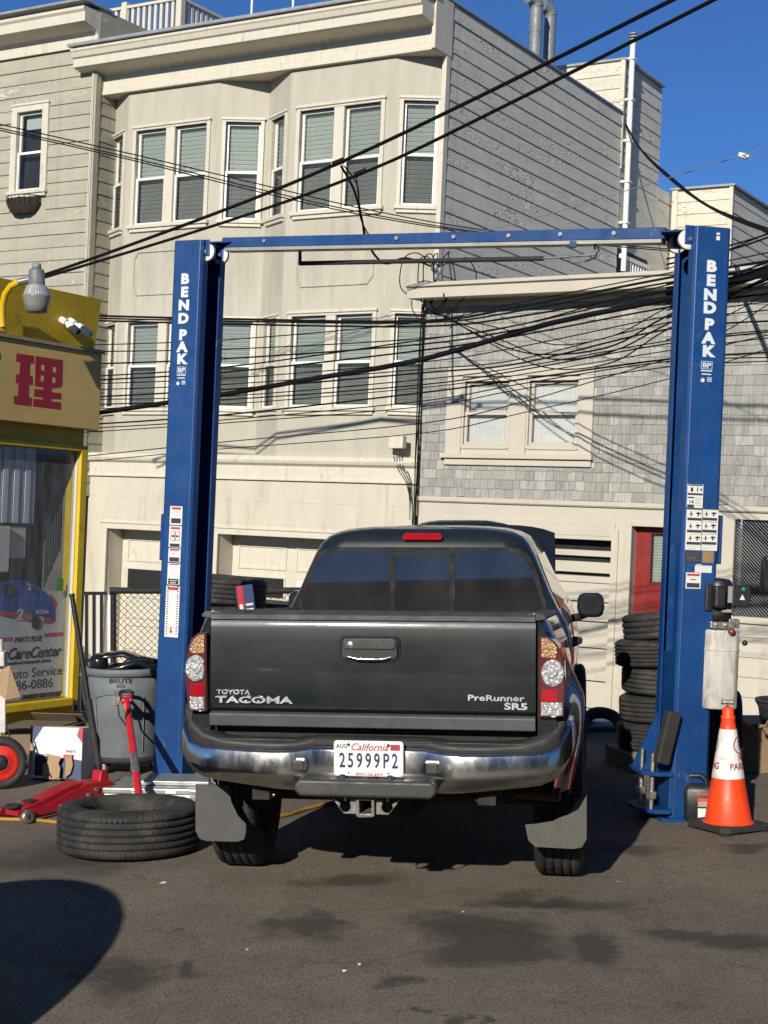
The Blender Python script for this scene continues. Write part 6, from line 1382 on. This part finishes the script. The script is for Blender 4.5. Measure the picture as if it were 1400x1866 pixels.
obj('upright', MB().tube([(-.03, .06, .18), (-.03, .10, 1.0)], .024, 10), M_cartw, cart); obj('upright', MB().tube([(-.36, .06, .18), (-.36, .10, 1.0)], .024, 10), M_cartw, cart); obj('cross_bar', MB().tube([(-.36, .09, .82), (-.03, .09, .82)], .018, 8), M_cartw, cart)
obj('bracket', MB().box(-.05, .02, .02, .12, .82, .92), M_cartw, cart, bevel=.01); obj('backboard', MB().box(-.34, .02, .05, .075, .37, .66), M_cartw, cart, bevel=.005); obj('axle', MB().tube([(-.45, .0, .178), (.0, .0, .178)], .014, 8), M_under, cart); obj('cord', MB().tube([(.03, .04, .42), (.06, .03, .33), (.13, .02, .25), (.19, .0, .16)], .006, 6), M_rubber, cart)
obj('card_scrap', MB().add([(-.0, .0, .80), (.06, .0, .83), (.13, .02, .62), (.04, -.02, .60), (-.03, -.01, .66)], [(0, 1, 2, 3, 4)]).add([(-.0, .006, .80), (.06, .006, .83), (.13, .026, .62), (.04, -.014, .60), (-.03, -.004, .66)], [(4, 3, 2, 1, 0)]), M_kraft, cart)
# gate, chain-link fence and a parked car beyond
GD = 14.0
gx0, gx1 = (131 - CX) / F * GD, (199 - CX) / F * GD
gt_ = thing('metal_gate', 'white metal bar gate between the kiosk and the chain-link fence', 'gate', T((gx0, GD, 0)))
W_ = gx1 - gx0; M_gw = mat('gate_white', (.60, .60, .60), .45)
obj('rail', MB().box(0, W_, -.015, .015, 1.13, 1.16), M_gw, gt_); obj('rail', MB().box(0, W_, -.015, .015, .52, .55), M_gw, gt_); obj('rail', MB().box(0, W_, -.015, .015, .04, .07), M_gw, gt_)
for q in range(6): obj('bar', MB().box(W_ * q / 5 - .014 + (.0 if q else .014), W_ * q / 5 + .014, -.0149, .0149, 0.0, 1.1299), M_gw, gt_)
fx0, fx1 = gx1 + .03, (640 - CX) / F * GD
fe = thing('chain_link_fence', 'black chain-link fence with a dark top rail behind the trash can', 'fence', T((fx0, GD, 0)))
FW = fx1 - fx0
obj('top_rail', MB().tube([(-.02, 0, 1.17), (FW, 0, 1.17)], .03, 10), M_under, fe)
for q in range(3): obj('post', MB().tube([(FW * q / 2, 0.03, -.1), (FW * q / 2, .03, 1.2)], .03, 10), M_under, fe)
mb = MB(); st = .062; k_ = -1.15
while k_ < FW:
    for sg_ in (0, 1):
        pts = []; z0, z1 = 0.02, 1.15; xa, xb = k_, k_ + 1.15
        if sg_: xa, xb = xb, xa
        t0, t1 = 0.0, 1.0
        lo, hi = sorted((xa, xb)); 
        if hi < 0 or lo > FW: continue
        def clipt(v): return (v - xa) / (xb - xa)
        ts = sorted((clipt(0), clipt(FW))); t0 = max(0, ts[0]); t1 = min(1, ts[1])
        if t1 - t0 < .02: continue
        mb.tube([(xa + (xb - xa) * t0, .004 * (1 if sg_ else -1), z0 + (z1 - z0) * t0), (xa + (xb - xa) * t1, .004 * (1 if sg_ else -1), z0 + (z1 - z0) * t1)], .0028, 4, caps=False)
    k_ += st
obj('wire_mesh', mb, M_under, fe, kind='stuff')
def parked_car(name, label, M, L=4.4, hw=.88, top=1.5, hood=.95, mt=M_gblk, roof=(.30, .80)):
    c = thing(name, label, 'car', M); secs = []
    for t, zt, k_ in ((0, .45, .12), (.012, hood * .64, .34), (.035, hood * .78, .54), (.07, hood * .88, .72), (.12, hood * .95, .87), (.2, hood, .97), (.5, hood + .03, 1.0), (.8, hood + .02, 1.0), (.96, hood - .02, .95), (1.0, .7, .85)):
        w_ = hw * k_; secs.append([(-w_, t * L, .28), (-w_ * 1.02, t * L, zt * .6), (-w_ * .97, t * L, zt - .08), (-w_ * .86, t * L, zt), (w_ * .86, t * L, zt), (w_ * .97, t * L, zt - .08), (w_ * 1.02, t * L, zt * .6), (w_, t * L, .28)])
    obj('body', MB().loft(secs), mt, c)
    a, b = roof; gl = [ring(hood - .02, hw * .86, L * (a - .14), L * (b + .12), .12, 4), ring(top - .15, hw * .68, L * a, L * b, .12, 4)]
    obj('glasshouse', MB().loft(gl), M_tint, c); obj('roof', MB().loft([ring(top - .15, hw * .69, L * a - .02, L * b + .02, .14, 4), ring(top - .04, hw * .62, L * (a + .03), L * (b - .03), .14, 4), ring(top, hw * .45, L * (a + .08), L * (b - .08), .12, 4)]), mt, c)
    for x in (-1, 1):
        for y in (.19, .79): obj('wheel', MB().lathe([(.06, -.10), (.2, -.11), (.32, -.09), (.33, 0), (.32, .09), (.2, .11), (.06, .10)], 24, M=T((x * (hw - .1), L * y, .33)) @ RY(90)), M_rubber, c)
    return c
parked_car('parked_car', 'black car parked in the street behind the white bar gate', T((-7.75, 17.9, STREET_Z)) @ RZ(AZ - 62), L=4.6, top=2.15 + .3, hood=1.55, hw=.95)
# two vehicles standing just outside the picture: one is an added car, shaped to throw the rounded shadow on the asphalt, the other owns the mirror at the right edge
SDx, SDy = -2.58, 4.1
sd = thing('added_shadow_car', 'added unseen round-roofed dark car shaped to throw the rounded shadow on the asphalt', 'car', T((SDx, SDy, 0)))
obj('body', MB().loft([ring(z, hw, -l, l, r_, 8) for z, hw, l, r_ in ((.22, .72, 1.7, .45), (.30, .80, 1.85, .55), (.5, .85, 1.93, .6), (.66, .84, 1.9, .6), (.76, .76, 1.75, .55), (.80, .6, 1.5, .45))]), M_gblk, sd)
dm = [(math.cos(R(a)), math.sin(R(a))) for a in range(0, 91, 6)]
obj('glasshouse', MB().lathe(dm[:9], 48, M=T((0, 0, .6)) @ Matrix.Diagonal((.8, 1.4, .85, 1))), M_tint, sd); obj('roof', MB().lathe([(max(r_, .001), z) for r_, z in dm[8:]], 48, M=T((0, 0, .6)) @ Matrix.Diagonal((.8, 1.4, .85, 1))), M_gblk, sd)
for x in (-1, 1):
    for y in (-1.15, 1.15): obj('wheel', MB().lathe([(.06, -.09), (.2, -.10), (.29, -.08), (.30, 0), (.29, .08), (.2, .10), (.06, .09)], 24, M=T((x * .74, y, .30)) @ RY(90)), M_rubber, sd)
van = thing('parked_van', 'black van standing past the lift, only its wing mirror showing', 'van', T((3.6, 10.5, 0)) @ RZ(180))
secs = []
for y, zt, w_ in ((0, .8, .74), (.15, 1.0, .82), (.9, 1.2, .84), (1.6, 1.9, .82), (1.9, 2.0, .80), (4.8, 2.0, .80), (4.9, 1.9, .78)): secs.append([(-w_, y, .3), (-w_, y, zt * .6), (-w_ * .9, y, zt), (w_ * .9, y, zt), (w_, y, zt * .6), (w_, y, .3)])
obj('body', MB().loft(secs), M_gblk, van)
for x in (-1, 1):
    for y in (.9, 4.0): obj('wheel', MB().lathe([(.06, -.10), (.2, -.11), (.33, -.09), (.34, 0), (.33, .09), (.2, .11), (.06, .10)], 24, M=T((x * .74, y, .34)) @ RY(90)), M_rubber, van)
mc = PX(1401, 1046, 10.0)
mm = obj('wing_mirror', MB().loft([ring(z, hw, -.05 * k_, .06 * k_, .04 * k_, 4) for z, hw, k_ in ((-.115, .04, .8), (-.09, .056, 1.0), (.02, .056, 1.0), (.08, .048, 1.0), (.115, .03, .8))]), M_blackp, van, T(mc))
obj('mirror_glass', MB().prism(rrect(-.045, .045, -.03, .095, .02), -.056, -.052), M_tint, mm, T(mc)); obj('mirror_arm', MB().tube([mc + Vector((.03, .02, -.06)), mc + Vector((.28, .08, -.08))], .025, 8), M_blackp, mm, I4)
# carton standing in the pickup bed
bc = TF.Mi @ PX(470, 1096, 7.55)
bx3 = thing('parts_carton', 'red and blue parts carton standing in the pickup bed', 'carton', MT @ T((bc.x, bc.y, .90)) @ RY(-7) @ RZ(20))
obj('carton_body', MB().box(-.04, .04, -.045, .045, -.04, .59), M_bb, bx3, bevel=.003); obj('red_side', MB().box(-.0415, -.012, -.0475, -.0455, 0, .59), M_br, bx3)
obj('print', MB().box(-.005, .03, -.0475, -.0455, .46, .475).box(-.005, .03, -.0475, -.0455, .49, .50).box(-.036, -.02, -.049, -.048, .46, .5), M_dwhite, bx3)
# yellow air hose
M_hose = mat('yellow_hose', (.34, .19, .035), .6, var=.3, vs=6)
hp = [GP(-60, 1494), GP(0, 1496), GP(60, 1498), GP(105, 1502), GP(190, 1512), GP(300, 1506), GP(420, 1502), GP(515, 1490), GP(560, 1477), GP(620, 1463), GP(700, 1450), GP(800, 1452)]
obj('air_hose', MB().tube([p + Vector((0, 0, .012)) for p in smooth_path(hp)], .012, 8), M_hose, label='dirty yellow air hose trailing across the asphalt under the pickup', cat='hose')
for q, (px, py) in enumerate(((298, 1611), (628, 1772), (655, 1760), (450, 1733), (1128, 1609), (845, 1664))):
    g_ = GP(px, py); s_ = (.022, .010, .008, .009, .012, .008)[q]
    obj('paper_scrap', MB().add([(-s_, -s_ * .6, .004), (s_ * .8, -s_ * .8, .008), (s_, s_ * .5, .004), (0, s_, .010), (-s_ * .8, s_ * .4, .005)], [(0, 1, 2, 3, 4)]), M_bw, None, T(g_) @ RZ(40 * q), label='tiny white paper scrap on the open asphalt', cat='litter', group='paper scraps on the asphalt')
# ------------------------------------------------------------------ overhead wires
M_wire = mat('black_cable', (.005, .005, .006), .7, var=.2, spec=.12)
def wire(pts, px_w, label, group=None, n=26, mt=M_wire, name='overhead_cable'):
    """pts: (photo x, photo y, depth); smooth curve through them"""
    P = smooth_path([PX(*p) for p in pts], max(3, n // (len(pts) - 1)))
    d = sum(p[2] for p in pts) / len(pts)
    return obj(name, MB().tube(P, px_w * 1.08 * d / F / 2, 6), mt, label=label, cat='cable', group=group)
w1 = [(-20, 530, 21.5), (120, 488, 21), (400, 386, 19.2), (620, 296, 18), (900, 163, 16), (1225, 0, 14), (1300, -40, 13.6)]
w2 = [(-20, 535, 21.4), (90, 503, 21), (400, 408, 19.4), (660, 316, 18), (900, 203, 16), (1300, 0, 13.6), (1380, -42, 13.2)]
c1 = wire(w1, 6.2, 'thick black cable, upper of the pair rising across the bay windows'); c2 = wire(w2, 5.6, 'thick black cable, lower of the pair rising across the bay windows')
obj('splice_clamp', MB().tube([PX(606, 300, 18), PX(628, 291, 18)], .035, 8), M_wire, c1, I4); obj('splice_clamp', MB().tube([PX(646, 319, 18), PX(668, 310, 18)], .03, 8), M_wire, c2, I4)
g = 'thin service wires descending past the bay windows'
for k, dy in enumerate((0, 7, 11)):
    wire([(-20, 222 + dy, 20), (250, 283 + dy, 20.5), (470, 335 + dy * 1.3, 21), (690, 386 + dy, 21.5), (930, 425 + dy * .6, 21.5), (1290, 452 + dy, 21)], 2.0, 'thin black wire, one of three descending past the upper bay windows', g)
g = 'drop wires hanging from the thick cables'
wire([(622, 303, 18), (645, 345, 18.5), (660, 400, 19), (668, 440, 19.4), (700, 480, 20), (740, 470, 21), (785, 485, 22.2)], 4, 'looping drop wire from the upper cable clamp', g); wire([(628, 303, 18), (652, 340, 18.5), (658, 400, 19), (690, 455, 20)], 2.4, 'short drop wire beside the looping one', g); wire([(650, 322, 18), (655, 370, 18.6), (668, 435, 19.4)], 2.2, 'drop wire from the lower cable clamp', g)
# the mass of communication wires between the kiosk and the right
main = wire([(100, 766, 16.5), (180, 752, 16.4), (400, 720, 16), (560, 692, 15.6), (770, 655, 15.2), (1000, 590, 14.6), (1215, 545, 14), (1400, 497, 13.4), (1480, 478, 13.2)], 9, 'thickest black trunk cable slanting through the bundle of wires')
g = 'wires strung between the kiosk and the street'
spec = [((572, 581, 585, 560, 505, 470), 4), ((578, 584, 588, 566, 516, 492), 3), ((584, 590, 596, 575, 530, 500), 3.4), ((628, 618, 585, 552, 500, 452), 2), ((640, 636, 616, 590, 520, 480), 2.2), ((664, 655, 628, 600, 548, 520), 3), ((690, 672, 620, 590, 530, 488), 2.6), ((696, 680, 640, 610, 560, 530), 3),
        ((700, 690, 660, 630, 575, 545), 2), ((712, 700, 672, 655, 590, 560), 2), ((725, 712, 678, 660, 600, 585), 3), ((730, 722, 690, 668, 622, 598), 2), ((738, 728, 700, 676, 625, 600), 2.4), ((745, 738, 705, 682, 640, 612), 1.8), ((776, 756, 716, 690, 655, 640), 3), ((782, 764, 730, 700, 660, 652), 2), ((790, 772, 742, 708, 668, 655), 1.8), ((836, 806, 770, 735, 655, 600), 1.8), ((845, 818, 790, 752, 690, 622), 1.6)]
for k, (ys_, w_) in enumerate(spec):
    dd = random.uniform(-.5, .5)
    wire([(x, y + random.uniform(-2, 2), d + dd) for x, y, d in zip((100, 400, 770, 950, 1215, 1440), ys_, (16.6, 16, 15.3, 14.9, 14.2, 13.5))], w_, 'black wire in the dense bundle strung across the lift columns', g)
g = 'service drops from the shingle house corner'
dep = 22.4
for k, (y0, a, b, c_, e) in enumerate(((565, 632, 646, 630, 575), (568, 622, 655, 640, 590), (560, 640, 672, 660, 600), (572, 600, 628, 612, 560))):
    wire([(787, y0, dep), (920, a, 21), (1010, b, 20), (1117, c_, 18.6), (1217, e, 17), (1420, e - 95, 14)], 3.0 - .3 * k, 'service drop wire sagging from the corner of the shingle house', g)
g = 'wires right of the right lift column'
for k, (ya, yb_, yc) in enumerate(((452, 438, 425), (462, 446, 430), (470, 444, 418), (498, 490, 476), (505, 498, 490), (515, 500, 482), (525, 505, 488), (532, 512, 495), (545, 525, 506), (560, 530, 498), (600, 562, 520), (642, 588, 540))):
    wire([(1215, ya + 20, 14.4), (1335, yb_ + 8, 13.8), (1440, yc - 12, 13.4)], (3, 3.4, 2, 3, 5, 8, 10, 6, 3, 3, 2, 2)[k], 'black wire crowding past the outer edge of the right column', g)
g = 'wires from the white vent pipe'
wire([(1140, 226, 30), (1170, 275, 28), (1225, 325, 25), (1290, 375, 21), (1400, 418, 17), (1450, 432, 16)], 4.5, 'heavy black service line swooping down from the white vent pipe', g); wire([(1141, 230, 30), (1175, 282, 28), (1240, 342, 25), (1320, 392, 20), (1450, 440, 16)], 3, 'lighter black line beside the heavy one from the vent pipe', g)
sp_ = wire([(850, 430, 21), (1000, 390, 19), (1150, 345, 17.5), (1345, 286, 15.5), (1450, 250, 14.8)], 1.6, 'fine grey span wire carrying a small insulator against the sky', mt=M_roofm)
ip = PX(1355, 284, 15.45)
ins = thing('strain_insulator', 'small pale strain insulator on the fine grey span wire', 'insulator', T(ip) @ RY(15)); obj('insulator_body', MB().box(-.055, .055, -.025, .025, -.028, .028), mat('porcelain', (.55, .55, .54), .35), ins, bevel=.016, seg=3); obj('wire_eye', MB().lathe([(.02, -.006), (.026, 0), (.02, .006)], 14, M=T((.07, 0, 0)) @ RX(90), closed=True), M_roofm, ins)
# cable riser on the corner of the shingle house, weatherhead and loops
rs = thing('cable_riser', 'black bundle of cables running down the corner of the shingle house', 'cable', B.M @ T((sx0, SV, 0)))
zt = B.on(772, 560, 1, SV - .06).z
for k in range(5): obj('cable', MB().tube(smooth_path([Vector((-.02 + .014 * k + random.uniform(-.015, .015), -.06 - .015 * (k % 2), zt - q * (zt + .2) / 9 + (.0 if q else .06 * math.sin(k)))) for q in range(10)], 3), (.010, .008, .012, .007, .008)[k], 6), M_wire, rs)
obj('cable_loop', MB().tube(smooth_path([Vector((.0, -.06, zt)), Vector((.03, -.08, zt + .12)), Vector((.12, -.1, zt + .14)), Vector((.17, -.12, zt + .03)), Vector((.25, -.2, zt - .02))], 5), .012, 6), M_wire, rs)
wh_ = B.on(794, 492, 1, SV - .2)
whd = thing('service_head', 'tangle of splices and insulators above the corner of the low roof', 'service head', B.M @ T((wh_.x, SV - .2, wh_.z)))
obj('mast', MB().tube([(0, 0, -.25), (0, 0, .0)], .03, 10), M_gm, whd); obj('head', MB().ball((0, -.02, .03), .07, 8, sy=.8), M_gm, whd); obj('insulator', MB().lathe([(.02, -.05), (.05, -.03), (.03, 0), (.05, .03), (.02, .05)], 14, M=T((.09, -.03, -.02))), M_gm, whd); obj('insulator', MB().lathe([(.02, -.05), (.05, -.03), (.03, 0), (.05, .03), (.02, .05)], 14, M=T((.04, -.05, -.12))), M_gm, whd)
for k in range(7):
    a = random.uniform(0, 6.28); r_ = random.uniform(.25, .5)
    obj('loop', MB().tube(smooth_path([Vector((0, -.03, .02)), Vector((-r_ * .5 + .1 * k, -.1, r_ * .5)), Vector((-r_ + .25 * k * .6, -.12, r_ * .35)), Vector((-r_ * 1.1 + .17 * k, -.1, -.25)), Vector((-.25 + .08 * k, -.08, -.45 - .05 * k))], 5), .009, 5), M_wire, whd)
# ------------------------------------------------------------------ the other side of the street, behind the photographer
def plain_house(label, x0, x1, y, h, mt):
    c = thing('street_house', label, 'house', T((x0, y, 0))); W = x1 - x0
    obj('wall', MB().box(0, W, -8, 0, -.5, h), mt, c); obj('roof', MB().box(-.2, W + .2, -8.2, .35, h + .001, h + .25), M_roofm, c)
    for i in range(int(W / 2.4)):
        for z in (1.2, 4.2, 6.6):
            if z + 1.5 < h:
                wd = obj('window', MB().box(.7 + i * 2.4, 1.9 + i * 2.4, 0, .06, z - .08, z + 1.45), M_white, c); obj('pane', MB().box(.78 + i * 2.4, 1.82 + i * 2.4, .061, .07, z, z + 1.37), M_tint, wd)
    return c
plain_house('plain grey house across the street behind the photographer', -34, -16, -24, 9.4, M_side)
plain_house('tan two-storey house across the street behind the photographer', -15.6, -3, -24, 8.0, M_stucco)
plain_house('plain cream house across the street behind the photographer', -2.6, 9, -25, 8.6, M_ctrim)
plain_house('tall grey-green house across the street behind the photographer', 9.4, 24, -24, 9.0, M_left)
# ------------------------------------------------------------------ turn the whole place plumb
bpy.context.view_layer.update()
for o in list(sc.objects):
    if o.parent is None:
        o.matrix_world = GLOBAL @ o.matrix_basis
